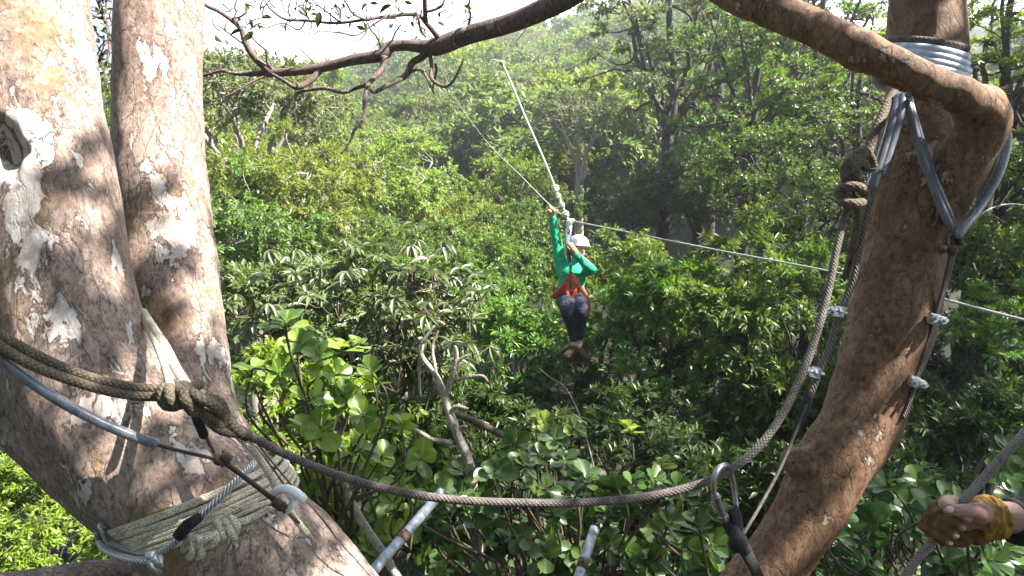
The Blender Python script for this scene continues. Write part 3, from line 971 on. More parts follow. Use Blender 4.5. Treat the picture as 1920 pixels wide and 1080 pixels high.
mb.ball(P(1492, 866, 1.335), 0.034)
mb.ball(P(1836, 202, 1.26), 0.049)
mb.ball(P(1612, 95, 1.25), 0.041)
me = fuse(mb, 0.0065, 5, trunk_disp(0.0065, [(knot, 0.022, 0.022)], 8))
link('trunk', me, M['bark_right'], tree_right)
BVH_R = bvh_of(me)

BR = lambda rows: px_tube(rows)
mb = MB()
mb.tube(BR([(1210, -88, 1.76, 34), (1130, -50, 1.92, 26), (1046, 4, 2.08, 21), (960, 42, 2.2, 18), (876, 66, 2.28, 17), (823, 86, 2.32, 17), (798, 88, 2.33, 13), (762, 85, 2.35, 10), (730, 88, 2.36, 11), (716, 103, 2.36, 12), (663, 112, 2.38, 10), (592, 129, 2.4, 8.5), (515, 137, 2.42, 7), (470, 138, 2.44, 5), (440, 138, 2.45, 3.6), (415, 133, 2.46, 3), (384, 141, 2.47, 2.6), (340, 150, 2.5, 2)]), ns=14, step=0.02)
me1 = mb
wob = random.Random(3)


def twig(rows, jit=1.5, ns=7):
    rows = [(a + wob.uniform(-jit, jit), b + wob.uniform(-jit, jit), d, h) for a, b, d, h in rows]
    me1.tube(BR(rows), ns=ns, step=0.012)


D0 = 2.34
twig([(806, 92, D0, 8), (790, 108, D0, 7), (773, 119, D0, 6.5), (763, 140, D0, 6), (745, 152, D0 - .02, 5), (722, 162, D0 - .04, 4.5), (700, 174, D0 - .05, 3), (694, 168, D0 - .05, 2)])
twig([(720, 104, D0, 7), (717, 127, D0, 6), (700, 148, D0 - .03, 5), (689, 160, D0 - .05, 4.5), (684, 191, D0 - .08, 4), (681, 220, D0 - .1, 3.5), (664, 243, D0 - .12, 3), (655, 265, D0 - .13, 2), (640, 288, D0 - .14, 1.2)])
twig([(690, 157, D0 - .05, 4.5), (664, 167, D0, 4), (643, 174, D0, 4), (607, 166, D0 + .03, 3.5), (575, 170, D0 + .04, 3), (553, 178, D0 + .05, 2.2), (556, 199, D0 + .05, 1.6), (548, 215, D0 + .05, 1)])
twig([(600, 130, 2.40, 6), (578, 152, 2.38, 5.5), (555, 165, 2.36, 5), (532, 150, 2.37, 3.5), (508, 138, 2.4, 3)])
twig([(504, 135, 2.42, 7), (476, 107, 2.4, 6.5), (460, 80, 2.38, 5.5), (451, 53, 2.37, 5), (433, 35, 2.36, 4.2), (408, 21, 2.35, 3.6), (388, 10, 2.35, 3), (360, -10, 2.35, 2.4)])
twig([(512, 134, 2.42, 3), (500, 116, 2.4, 2.5), (497, 94, 2.38, 2.2), (478, 75, 2.36, 1.8), (466, 60, 2.35, 1.2)])
twig([(804, 96, D0, 4.5), (810, 122, D0 - .03, 3.6), (808, 146, D0 - .05, 3.4), (824, 158, D0 - .07, 3.2), (842, 159, D0 - .08, 3), (856, 140, D0 - .1, 2.6), (869, 110, D0 - .12, 1.8), (866, 98, D0 - .12, 1)])
twig([(770, 134, D0, 3), (786, 130, D0 - .03, 2.6), (800, 144, D0 - .05, 2.4), (812, 172, D0 - .06, 1.6)])
twig([(815, 120, D0, 2.6), (818, 135, D0, 2.4), (812, 165, D0, 1.6), (816, 178, D0, 1)])
twig([(824, 74, 2.3, 6), (800, 45, 2.25, 4.5), (780, 28, 2.22, 4), (727, 30, 2.18, 3.4), (681, 39, 2.15, 3), (628, 42, 2.12, 2.8), (578, 39, 2.1, 2.6), (536, 37, 2.08, 2.4), (511, 21, 2.06, 2), (500, 6, 2.05, 1.6), (492, -15, 2.05, 1)])
twig([(798, 44, 2.25, 5), (797, 20, 2.2, 4.6), (798, -10, 2.16, 4.4), (804, -60, 2.1, 4)])
twig([(799, 22, 2.2, 3), (812, 20, 2.2, 2.8), (830, 10, 2.2, 2.6), (834, -10, 2.2, 2)])
twig([(782, 30, 2.22, 2.8), (790, 58, 2.24, 2.2), (798, 70, 2.26, 1.6)])
twig([(878, 52, 2.28, 3), (882, 30, 2.25, 2.6), (878, 12, 2.22, 2.2), (884, -8, 2.2, 1.6)])
twig([(592, 122, 2.4, 1.8), (572, 102, 2.38, 1.4), (548, 80, 2.36, 1.0)])
twig([(727, 30, 2.18, 2.2), (704, 44, 2.14, 2), (668, 66, 2.1, 1.8), (635, 62, 2.08, 1.6), (604, 58, 2.06, 1)])
twig([(690, 37, 2.16, 2.2), (664, 26, 2.12, 2), (650, 10, 2.1, 1.8), (640, -10, 2.08, 1.4)])
twig([(636, 41, 2.12, 2), (610, 20, 2.1, 1.8), (590, 6, 2.08, 1.4), (575, -12, 2.06, 1)])
twig([(716, 96, 2.36, 2.4), (706, 70, 2.3, 2), (694, 55, 2.25, 1.7), (686, 40, 2.2, 1.4)])
twig([(735, 80, 2.36, 2.0), (742, 62, 2.3, 1.7), (752, 46, 2.26, 1.3)])
twig([(500, 140, 2.42, 2.6), (470, 155, 2.4, 2.2), (444, 170, 2.38, 2), (400, 190, 2.36, 1.2)])
twig([(434, 36, 2.36, 2), (452, 30, 2.34, 1.6), (468, 14, 2.33, 1.3), (460, 2, 2.33, 0.9)])
twig([(470, 95, 2.4, 1.8), (440, 70, 2.38, 1.4), (410, 48, 2.36, 1.0)])
twig([(574, 38, 2.1, 1.8), (560, 56, 2.09, 1.5), (530, 45, 2.08, 1.2), (500, 55, 2.07, 0.9)])
# finer random spurs along the top sprays
for i in range(70):
    x = wob.uniform(400, 880); yb = wob.uniform(4, 60)
    if x < 480 and yb < 30 and wob.random() < 0.4:
        continue
    ang = wob.uniform(-2.6, -0.4) if wob.random() < 0.7 else wob.uniform(0.2, 2.8)
    ln = wob.uniform(14, 48)
    d = 2.15 + wob.uniform(-0.1, 0.15)
    twig([(x, yb, d, 1.5), (x + ln * .5 * math.cos(ang), yb + ln * .5 * math.sin(ang) + wob.uniform(-4, 4), d - .02, 1.2), (x + ln * math.cos(ang + .3), yb + ln * math.sin(ang + .3), d - .04, 0.7)], 0.5, 4)
# thin leafy spray seen in the gap between the twin stems
for i in range(26):
    x0, y0 = wob.uniform(165, 225), wob.uniform(-20, 130)
    a = wob.uniform(0, 6.28); ln = wob.uniform(20, 60)
    twig([(x0, y0, 2.7, 2.0), (x0 + ln * .5 * math.cos(a), y0 + ln * .5 * math.sin(a), 2.68, 1.5), (x0 + ln * math.cos(a + .4), y0 + ln * math.sin(a + .4), 2.66, 0.8)], 0.5, 4)
twig([(150, -60, 2.7, 5), (185, 0, 2.7, 4), (205, 80, 2.68, 3), (190, 150, 2.66, 1.5)])
mb.build('branch', M['bark_twig'], tree_right)
# its few leaves
lp = [(455, 118 - 60, 2.34), (480, 52, 2.34), (474, 58, 2.33), (492, 35, 2.33), (590, 20, 2.1), (600, 22, 2.1), (626, 8, 2.08), (632, 14, 2.08), (680, 40, 2.14), (522, 48, 2.3), (404, 65, 2.36), (460, 5, 2.33),
      (555, 12, 2.1), (735, 10, 2.15), (690, 8, 2.12)]
for i in range(60):
    lp.append((wob.uniform(170, 218), wob.uniform(0, 150), 2.66 + wob.uniform(-.05, .05)))
for i in range(30):
    lp.append((wob.uniform(400, 900), wob.uniform(0, 50), 2.12 + wob.uniform(-.1, .1)))
Pb = np.array([P(*q) for q in lp])
dd = rand_dirs(rng, len(Pb)) * np.array([1, 1, 0.6]) + np.array([0, 0, -0.3])
Ls = np.concatenate([np.full(15, 0.055), rng.uniform(0.02, 0.036, len(Pb) - 15)])
link('leaves', leaves_mesh('bough_leaves', Pb, dd, rand_dirs(rng, len(Pb)) + np.array([0, 0, .8]), Ls, Ls * 0.42, TPL_LANCE, M['leaf_dark']), None, tree_right)

# crown added out of view on the leaning tree to shade the lower right
cp = Canopy(seed=222, R=1.85, Rz=1.1, nclump=76, ntwig=12, nleaf=12, L=0.10, Wd=0.05, limb_r=0.05, base=(-0.9, -1.4, -1.2), clump=0.30, low=-0.6)
shade_crown_c = np.array([4.0, 1.75, 12.45])
for nm, me, mt in (('limbs', cp.limbs.mesh('limbs'), M['bark_twig']), ('crown', cp.leaf_mesh('crown', TPL_FOLD, M['leaf_mid']), None)):
    o = link(nm, me, mt, tree_right)
    o.location = Vector(shade_crown_c) - Vector(tree_right.location)
    o.scale = (1.0, 1.0, 1.0)
shade_crown = Canopy(seed=229, R=1.15, Rz=0.8, nclump=11, ntwig=6, nleaf=7, L=0.10, Wd=0.055, limb_r=0.03, base=(0.9, 0.3, -0.9), clump=0.30, low=-0.9, shell=(0.1, 1.0))  # unseen sparse crown, added to dapple the twin stems
for nm, me, mt in (('limbs', shade_crown.limbs.mesh('limbs'), M['bark_twig']), ('crown', shade_crown.leaf_mesh('crown', TPL_FOLD, M['leaf_mid']), None)):
    o = link(nm, me, mt, tree_right)
    o.location = Vector((2.3, 1.15, 13.6)) - Vector(tree_right.location)
shade_crown = Canopy(seed=231, R=1.0, Rz=0.7, nclump=54, ntwig=10, nleaf=9, L=0.10, Wd=0.055, limb_r=0.03, base=(0.9, 0.3, -0.7), clump=0.32, low=-0.9, shell=(0.1, 1.0))  # unseen denser crown, added to keep the near left stem in shade
for nm, me, mt in (('limbs', shade_crown.limbs.mesh('limbs'), M['bark_twig']), ('crown', shade_crown.leaf_mesh('crown', TPL_FOLD, M['leaf_mid']), None)):
    o = link(nm, me, mt, tree_right)
    o.location = Vector((2.05, -0.2, 13.1)) - Vector(tree_right.location)
mb = MB()  # unseen limbs, added to hold up the shading crowns
mb.tube(np.array([[2.2, 1.5, 11.7, 0.045], [2.8, 0.9, 12.0, 0.035], [3.0, 0.3, 12.45, 0.028]]), ns=8, step=0.05)
mb.build('limb', M['bark_right'], tree_right)
mb = MB()
mb.tube(np.array([[2.2, 1.5, 11.7, 0.05], [3.0, 1.5, 12.4, 0.04], [3.2, 1.55, 12.7, 0.03]]), ns=8, step=0.05)
mb.build('limb', M['bark_right'], tree_right)
mb = MB()
mb.tube(np.array([[*P(1745, -300, 1.52), 0.09], [1.4, 1.55, 11.6, 0.085], [2.2, 1.5, 11.7, 0.07], [*(shade_crown_c + np.array([-0.9, -1.4, -1.2]) * np.array([1.0, 1.0, 1])), 0.055]]), ns=12, step=0.05)
mb.build('limb', M['bark_right'], tree_right)

# ------------------------------------------------------------------ near plants
def paddle_bush(name, label, spots, base, mat, seed, L=0.086, nmin=7, nmax=11):
    """spots (px,py,d): a rosette of paddle leaves on its own stem, all from one foot."""
    r = np.random.default_rng(seed)
    base = np.asarray(base, float)
    root = thing(name, label, 'plant', base)
    st = MB()
    Pb, D, N, Ls = [], [], [], []
    for (px, py, d) in spots:
        c = P(px, py, d)
        ax = unit(np.array([0, 0, 1.0]) + r.normal(size=3) * 0.45 + np.array([0.15, -0.25, 0]))
        jn = base + (c - base) * r.uniform(0.45, 0.7) + r.normal(size=3) * 0.06
        mid = c - ax * r.uniform(0.10, 0.2)
        st.tube(np.array([[*jn, 0.0065], [*mid, 0.0048], [*c, 0.0038]]), ns=6, step=0.03)
        st.tube(np.array([[*base, 0.011], [*((base + jn) / 2 + r.normal(size=3) * 0.04), 0.009], [*jn, 0.0065]]), ns=6, step=0.05)
        n = r.integers(nmin, nmax + 1)
        e1 = unit(np.cross(ax, rand_dirs(r, 1)[0])); e2 = np.cross(ax, e1)
        for i in range(n):
            a = 2.4 * i + r.uniform(-.3, .3)
            tilt = math.radians(r.uniform(32, 60) + 28 * (1 - i / n))
            dr = ax * math.cos(tilt) + (e1 * math.cos(a) + e2 * math.sin(a)) * math.sin(tilt)
            Pb.append(c - ax * 0.035 * (1 - i / n)); D.append(dr)
            N.append(ax * 1.0 + r.normal(size=3) * 0.22 - dr * 0.1)
            Ls.append(L * r.uniform(0.65, 1.2) * (1.0 - 0.35 * i / n))
    st.build('stems', M['stem_brown'], root)
    Ls = np.array(Ls)
    link('leaves', leaves_mesh('paddle_leaves', np.array(Pb), np.array(D), np.array(N), Ls, Ls * r.uniform(0.66, 0.86, len(Ls)), TPL_PADDLE, mat), None, root)
    return root


pr = random.Random(21)
jd = lambda l, a, b: [(x, y, pr.uniform(a, b)) for x, y in l]
sp_left = [(535, 600), (560, 640), (640, 645), (600, 665), (690, 690), (665, 640), (470, 690), (500, 715), (530, 700), (640, 740), (600, 800), (575, 795), (620, 830), (680, 775), (705, 800), (752, 790), (640, 700), (590, 745), (700, 715)]
paddle_bush('paddle_leaved_bush', 'sunlit paddle-leaved bush with thick pale leaves beside the rope knot', jd(sp_left, 2.1, 2.5), P(600, 1080, 2.5), M['leaf_paddle'], 31)
sp_left += [(545, 575), (575, 605), (520, 625), (615, 630), (655, 665), (570, 680), (620, 700), (480, 740), (455, 665), (560, 765), (640, 780), (610, 765), (665, 725), (730, 760), (700, 690), (550, 835), (650, 815), (585, 835), (505, 665), (530, 650)]
sp_l2 = [(720, 850), (700, 880), (660, 880), (745, 905), (600, 905), (640, 940), (765, 915), (700, 955), (560, 880), (790, 860), (735, 940), (680, 840), (790, 950), (620, 870), (770, 990), (720, 1000), (655, 990), (690, 1030)]
paddle_bush('paddle_leaved_bush', 'half-shaded paddle-leaved bush left of the steel pole under the rope', jd(sp_l2, 2.2, 2.8), P(690, 1200, 2.7), M['leaf_paddle'], 32)
sp_c = [(pr.uniform(800, 1290), pr.uniform(905, 1120)) for i in range(84)] + [(960, 830), (1010, 850), (985, 870), (930, 880), (1060, 860), (1100, 890), (1150, 930), (1230, 900), (1040, 820), (870, 880)]
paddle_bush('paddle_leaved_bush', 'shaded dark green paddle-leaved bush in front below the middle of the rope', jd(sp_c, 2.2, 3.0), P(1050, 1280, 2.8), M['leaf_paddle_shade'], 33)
sp_r = [(pr.uniform(1560, 1960), pr.uniform(930, 1115)) for i in range(52)] + [(1660, 900), (1690, 915), (1720, 900), (1880, 880), (1905, 850), (1640, 930), (1560, 1000)]
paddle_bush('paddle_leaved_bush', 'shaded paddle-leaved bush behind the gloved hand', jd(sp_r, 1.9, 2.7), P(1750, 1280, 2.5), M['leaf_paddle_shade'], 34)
sp_m = [(1310, 985), (1335, 1020), (1290, 1040), (1350, 960), (1375, 1030), (1320, 1070)]
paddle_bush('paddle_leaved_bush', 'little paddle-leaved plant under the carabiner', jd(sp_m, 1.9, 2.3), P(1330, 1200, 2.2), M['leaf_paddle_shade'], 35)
sp_t = [(925, 870), (950, 890), (1020, 790), (1180, 800), (1240, 870), (1080, 800)]
paddle_bush('paddle_leaved_bush', 'thin paddle-leaved plant between the bare stem and the dark hollow', jd(sp_t, 3.0, 3.6), P(1050, 1050, 3.6), M['leaf_paddle'], 36)

# drooping finger-leaved shrub
root = thing('finger_leaved_shrub', 'shrub with drooping finger-shaped glossy leaves on bare curving stems', 'shrub', P(740, 900, 4.4))
st = MB(); Pb, D, N, Ls = [], [], [], []
fr2 = np.random.default_rng(77)
base = P(740, 900, 4.4)
mains = []
for (px, py, d) in ((560, 620, 4.2), (640, 560, 4.3), (700, 545, 4.1), (770, 540, 4.2), (830, 610, 4.3), (700, 650, 4.0), (600, 700, 4.2)):
    q = spline(np.array([[*base, 0.012], [*(base * 0.55 + P(px, py, d) * 0.45 + fr2.normal(size=3) * 0.1), 0.009], [*P(px, py, d), 0.006]]), 0.06)
    st.tube(q, ns=6, smooth=False)
    mains.append(q[len(q) // 2:])
mains = np.vstack(mains)
ends = [(fr2.uniform(500, 880), fr2.uniform(490, 700), fr2.uniform(3.7, 4.7)) for i in range(58)] + [(660, 505, 4.0), (720, 500, 4.0), (780, 495, 4.1), (590, 530, 4.0), (860, 590, 4.1), (880, 640, 4.0), (450, 560, 4.0), (480, 590, 4.1)]
for (px, py, d) in ends:
    c = P(px, py, d)
    up1 = c + np.array([fr2.uniform(-.1, .1), fr2.uniform(-.05, .05), -0.12])
    q0 = mains[np.argmin(np.linalg.norm(mains[:, :3] - c, axis=1))]
    mid = (q0[:3] + up1) / 2 + fr2.normal(size=3) * 0.05
    st.tube(np.array([[*q0[:3], 0.0055], [*mid, 0.0048], [*up1, 0.004], [*c, 0.003]]), ns=6, step=0.06)
    for w in range(4):
        cc_ = c + fr2.normal(size=3) * 0.11
        st.tube(np.array([[*up1, 0.004], [*cc_, 0.003]]), ns=5, step=0.06)
        nf = fr2.integers(7, 11)
        a0 = fr2.uniform(0, 6.28)
        dz = fr2.uniform(-0.85, 0.25)
        tl = fr2.normal(size=3) * 0.3
        for i in range(nf):
            a = a0 + 2 * math.pi * i / nf
            dr = np.array([math.cos(a), math.sin(a), dz + fr2.uniform(-.25, .25)]) + tl
            Pb.append(cc_); D.append(dr); N.append(np.array([0, 0, 1.0]) + np.array([math.cos(a), math.sin(a), 0]) * 0.45 + fr2.normal(size=3) * 0.15)
            Ls.append(fr2.uniform(0.075, 0.135))
st.build('stems', M['stem_brown'], root)
Ls = np.array(Ls)
link('leaves', leaves_mesh('finger_leaves', np.array(Pb), np.array(D), np.array(N), Ls, Ls * 0.27, TPL_LANCE, M['leaf_finger']), None, root)

# bare grey branching stem
root = thing('bare_sapling', 'bare pale grey sapling with a forked crooked stem and no leaves', 'sapling', P(895, 1100, 2.95))
mb = MB()
TW = lambda rows: mb.tube(px_tube(rows), ns=8, step=0.02)
TW([(900, 1120, 2.95, 11), (893, 1000, 2.95, 11), (888, 930, 2.95, 10), (880, 870, 2.95, 9.5), (860, 820, 2.95, 8.5), (845, 780, 2.95, 8), (832, 740, 2.97, 7), (815, 700, 2.98, 6), (793, 672, 3.0, 5), (788, 650, 3.0, 4), (800, 630, 3.02, 3), (815, 610, 3.03, 2.5)])
TW([(832, 748, 2.97, 6), (842, 725, 2.95, 6), (852, 690, 2.93, 5), (856, 660, 2.92, 4), (852, 648, 2.92, 3)])
TW([(850, 712, 2.94, 4), (880, 707, 2.92, 3.5), (905, 705, 2.9, 3), (916, 717, 2.9, 2)])
TW([(852, 690, 2.93, 4), (862, 675, 2.92, 3.4), (880, 665, 2.91, 2.6)])
TW([(824, 735, 2.97, 4), (816, 690, 2.98, 3.5), (811, 650, 3.0, 3), (822, 620, 3.0, 2)])
TW([(842, 780, 2.95, 4), (855, 762, 2.93, 4), (878, 767, 2.92, 3)])
TW([(848, 770, 2.95, 3.4), (862, 757, 2.94, 2.4)])
TW([(850, 830, 2.95, 5), (815, 825, 2.97, 4.5), (790, 812, 2.98, 4), (770, 800, 3.0, 2.5)])
TW([(860, 815, 2.95, 3), (866, 800, 2.94, 2.6), (876, 800, 2.93, 2)])
TW([(788, 668, 3.0, 3), (786, 700, 3.02, 2.6), (788, 745, 3.03, 2)])
mb.build('stem', M['bark_pale'], root)

root = thing('fallen_branch', 'dead brown branch leaning behind the bare sapling', 'branch', P(1010, 850, 3.6))
mb = MB()
TW([(840, 770, 3.4, 6), (900, 795, 3.45, 7), (960, 825, 3.55, 7), (1010, 850, 3.6, 8), (1060, 858, 3.7, 8), (1130, 890, 3.9, 9)])
TW([(950, 818, 3.53, 3), (985, 800, 3.5, 2), (1010, 770, 3.5, 1.5)])
mb.build('stem', M['bark_grey'], root)
root = thing('lichen_branch', 'thin lichen-specked stem slanting behind the left rope under the paddle leaves', 'stem', P(720, 1040, 2.3))
mb = MB()
TW([(640, 890, 2.35, 7), (660, 945, 2.33, 8), (690, 995, 2.31, 8), (720, 1040, 2.3, 8.5), (760, 1110, 2.3, 9)])
TW([(652, 925, 2.34, 3), (668, 890, 2.3, 2.4), (672, 870, 2.28, 1.6)])
mb.build('stem', M['bark_pale'], root)
for nm, lab, rows in (('dead_twig', 'pale crooked twig right of the bare sapling', [[(1010, 690, 3.6, 2), (1035, 710, 3.6, 2.5), (1062, 730, 3.6, 2.6), (1090, 790, 3.65, 2.6), (1120, 900, 3.7, 3)], [(1050, 722, 3.6, 2), (1056, 700, 3.58, 1.4)]]),
                      ('dead_twig', 'bare horizontal twigs beside the bent elbow of the bough', [[(1790, 460, 3.6, 2), (1850, 395, 3.6, 3), (1920, 385, 3.7, 3.4), (1990, 420, 3.8, 4)], [(1870, 392, 3.6, 2), (1900, 350, 3.6, 1.5)], [(1850, 396, 3.6, 2), (1890, 420, 3.5, 1.6)]])):
    root = thing(nm, lab, 'twig', P(*rows[0][-1][:3]))
    mb = MB()
    for rr in rows:
        TW([(x_, y_, d_, w_ * 0.45) for x_, y_, d_, w_ in rr])
    mb.build('stem', M['bark_pale'], root)

# ------------------------------------------------------------------ ropes, cables, fittings
M['rope_dark'] = rope_mat('rope_dark', (0.105, 0.088, 0.082), (0.20, 0.172, 0.158), (0.045, 0.038, 0.038), 6, 0.45)
M['rope_grey'] = rope_mat('rope_grey', (0.20, 0.17, 0.165), (0.34, 0.30, 0.285), (0.09, 0.075, 0.075), 7, 0.35)
M['rope_olive'] = rope_mat('rope_olive', (0.105, 0.083, 0.060), (0.19, 0.155, 0.115), (0.045, 0.036, 0.028), 5.5, 0.5)
M['rope_pale'] = rope_mat('rope_pale', (0.58, 0.51, 0.38), (0.78, 0.71, 0.56), (0.10, 0.08, 0.055), 6, 0.4)
M['rope_white'] = rope_mat('rope_white', (0.6, 0.57, 0.5), (0.75, 0.72, 0.66), (0.4, 0.36, 0.3), 3)
M['wire'] = wire_mat('wire', (0.10, 0.10, 0.11), (0.62, 0.63, 0.66))
M['wire_bright'] = wire_mat('wire_bright', (0.20, 0.20, 0.19), (0.48, 0.47, 0.44), metal=0.3, rough=0.55)
M['wire_old'] = wire_mat('wire_old', (0.04, 0.033, 0.03), (0.16, 0.13, 0.12), metal=0.4, rough=0.6)
M['galv'] = plain_mat('galv', (0.50, 0.52, 0.55), 0.38, 0.85, var=0.22, scale=90, bmp=0.3, bdist=0.001)
M['pole'] = plain_mat('pole', (0.30, 0.33, 0.37), 0.5, 0.6, var=0.45, scale=45, bmp=0.5, bdist=0.001, streak=(1, 1, 0.4))
M['hose'] = plain_mat('hose', (0.17, 0.185, 0.225), 0.28, 0.0, spec=0.6, var=0.45, scale=70, bmp=0.7, bdist=0.002, streak=(1, 1, 0.15), trans=0.25)
M['hose_band'] = plain_mat('hose_band', (0.42, 0.47, 0.58), 0.35, 0.0, spec=0.6, var=0.4, scale=50, bmp=0.5)
M['hose_white'] = plain_mat('hose_white', (0.82, 0.83, 0.84), 0.35, 0.0, spec=0.6, var=0.08)
M['strap'] = plain_mat('strap', (0.018, 0.016, 0.02), 0.75, var=0.5, scale=300, bmp=0.6, bdist=0.001)
M['carabiner'] = plain_mat('carabiner', (0.30, 0.28, 0.33), 0.28, 0.9, var=0.25, scale=120)
M['rust'] = plain_mat('rust', (0.10, 0.06, 0.05), 0.7, 0.3, var=0.5, scale=160, bmp=0.6)


def rope(mb, rows, r, step=0.012, ns=12, on=None, lay=False, lift=0.0):
    """rows (px,py,depth): a rope of radius r metres; on = a trunk it rests against (lay: follows its bark)."""
    q = spline(np.array([[*P(a, b, d), r] for a, b, d in rows]), step)
    if on is not None:
        dep = (q[:, :3] - CAM) @ FWD
        tgt = dep.copy()
        for i in range(len(q)):
            h = surf_depth(on, q[i, :3])
            if h is not None:
                tgt[i] = h - r * 0.95 if lay else min(dep[i], h - r * 0.95 - lift)
        if len(q) > 4:
            for _ in range(2):
                sm = tgt.copy()
                sm[1:-1] = (tgt[:-2] + 2 * tgt[1:-1] + tgt[2:]) / 4
                tgt = np.minimum(tgt, sm) if not lay else np.minimum(tgt + 0.002, sm)
        q[:, :3] = CAM + (q[:, :3] - CAM) * (tgt / dep)[:, None]
    mb.tube(q, ns=ns, smooth=False, round_caps=True)


# sagging hand line
hand = thing('hand_line', 'dark braided rope sagging in a wide loop between the two trees', 'rope', P(960, 940, 1.12))
mb = MB()
rope(mb, [(425, 790, 1.13), (470, 818, 1.12), (545, 856, 1.11), (640, 893, 1.1), (740, 920, 1.1), (850, 937, 1.1), (980, 943, 1.1), (1100, 942, 1.11), (1220, 930, 1.12), (1310, 908, 1.13), (1370, 880, 1.14), (1420, 840, 1.15), (1465, 780, 1.17), (1500, 710, 1.19), (1530, 630, 1.22), (1553, 545, 1.25), (1568, 470, 1.27), (1585, 400, 1.29), (1597, 365, 1.29)], 0.0076)
mb.build('line', M['rope_dark'], hand)
mb = MB()
# tie-off on the leaning trunk: two stacked turns, hanging tail
rope(mb, [(1597, 372, 1.28), (1580, 368, 1.26), (1574, 358, 1.27), (1590, 350, 1.25), (1612, 352, 1.25), (1622, 362, 1.28)], 0.0105)
rope(mb, [(1575, 375, 1.28), (1586, 381, 1.25), (1608, 382, 1.25), (1624, 374, 1.28)], 0.0105)
rope(mb, [(1590, 348, 1.27), (1585, 325, 1.26), (1592, 305, 1.26), (1608, 296, 1.27), (1620, 290, 1.29)], 0.0105)
rope(mb, [(1612, 352, 1.28), (1602, 330, 1.26), (1604, 312, 1.25), (1614, 304, 1.26), (1622, 312, 1.28)], 0.0105)
rope(mb, [(1598, 300, 1.28), (1608, 287, 1.27), (1622, 284, 1.29), (1634, 300, 1.31), (1640, 330, 1.33)], 0.009)
rope(mb, [(1622, 300, 1.31), (1640, 250, 1.33), (1662, 200, 1.36), (1676, 172, 1.40)], 0.0105)
rope(mb, [(1608, 378, 1.30), (1606, 420, 1.31), (1598, 470, 1.34), (1588, 512, 1.38)], 0.009)
mb.build('knot', M['rope_olive'], hand)

# doubled tether across the left stem and its knot
tet = thing('doubled_tether', 'doubled brown braided rope crossing the left stem into a bulky knot', 'rope', P(330, 735, 1.06))
mb = MB()
rope(mb, [(-700, 300, 1.0), (-300, 460, 0.93), (-60, 585, 0.92), (0, 628, 0.95), (60, 662, 0.98), (120, 690, 1.01), (190, 714, 1.04), (260, 727, 1.06), (310, 730, 1.07), (330, 738, 1.065)], 0.0085, on=BVH_L)
rope(mb, [(-700, 315, 1.0), (-300, 480, 0.925), (-60, 606, 0.915), (0, 650, 0.945), (60, 684, 0.975), (120, 708, 1.005), (190, 730, 1.035), (255, 742, 1.055), (305, 744, 1.06), (330, 748, 1.06)], 0.0085, on=BVH_L)
mb.build('line', M['rope_olive'], tet)
mb = MB()
rope(mb, [(306, 728, 1.05), (303, 745, 1.045), (312, 760, 1.05), (328, 762, 1.06)], 0.0095, on=BVH_L)
rope(mb, [(318, 727, 1.05), (318, 745, 1.035), (330, 758, 1.04), (345, 757, 1.06)], 0.0095, on=BVH_L)
rope(mb, [(335, 728, 1.06), (348, 742, 1.035), (358, 762, 1.04), (370, 775, 1.06)], 0.0095, on=BVH_L)
rope(mb, [(345, 722, 1.07), (362, 738, 1.04), (385, 750, 1.04), (408, 765, 1.05), (420, 785, 1.07), (430, 805, 1.08)], 0.0095, on=BVH_L)
rope(mb, [(360, 770, 1.06), (345, 745, 1.03), (352, 730, 1.05), (372, 722, 1.08)], 0.0095, on=BVH_L)
rope(mb, [(378, 755, 1.05), (395, 748, 1.05), (412, 755, 1.06), (423, 778, 1.07), (438, 800, 1.08), (452, 812, 1.09)], 0.0095, on=BVH_L)
rope(mb, [(383, 778, 1.06), (398, 795, 1.06), (418, 808, 1.07), (440, 812, 1.085)], 0.0085, on=BVH_L)
rope(mb, [(372, 770, 1.06), (392, 778, 1.055), (408, 792, 1.06), (415, 800, 1.07)], 0.0085, on=BVH_L)
mb.build('knot', M['rope_olive'], tet)
mb = MB()
mb.tube(np.array([[*P(428, 798, 1.085), 0.011], [*P(462, 816, 1.11), 0.011]]), ns=12, step=0.01, round_caps=True)
mb.tube(np.array([[*P(368, 782, 1.06), 0.008], [*P(382, 815, 1.08), 0.008]]), ns=10, step=0.01, round_caps=True)
mb.build('tape', M['strap'], tet)

# pale rope coming down between the stems
pr_ = thing('pale_rope', 'pale braided rope hanging down the fork between the twin stems', 'rope', P(330, 690, 1.2))
mb = MB()
rope(mb, [(268, 585, 1.30), (285, 612, 1.24), (310, 650, 1.18), (330, 690, 1.13), (350, 722, 1.09), (365, 742, 1.075)], 0.0085, on=BVH_L)
rope(mb, [(272, 600, 1.27), (296, 650, 1.18), (310, 690, 1.12), (320, 724, 1.085)], 0.007, on=BVH_L)
rope(mb, [(440, 812, 1.10), (478, 848, 1.13), (505, 890, 1.16), (522, 925, 1.19)], 0.0065, on=BVH_L)
rope(mb, [(525, 930, 1.19), (548, 965, 1.2), (575, 1000, 1.2)], 0.006, on=BVH_L)
mb.build('line', M['rope_pale'], pr_)


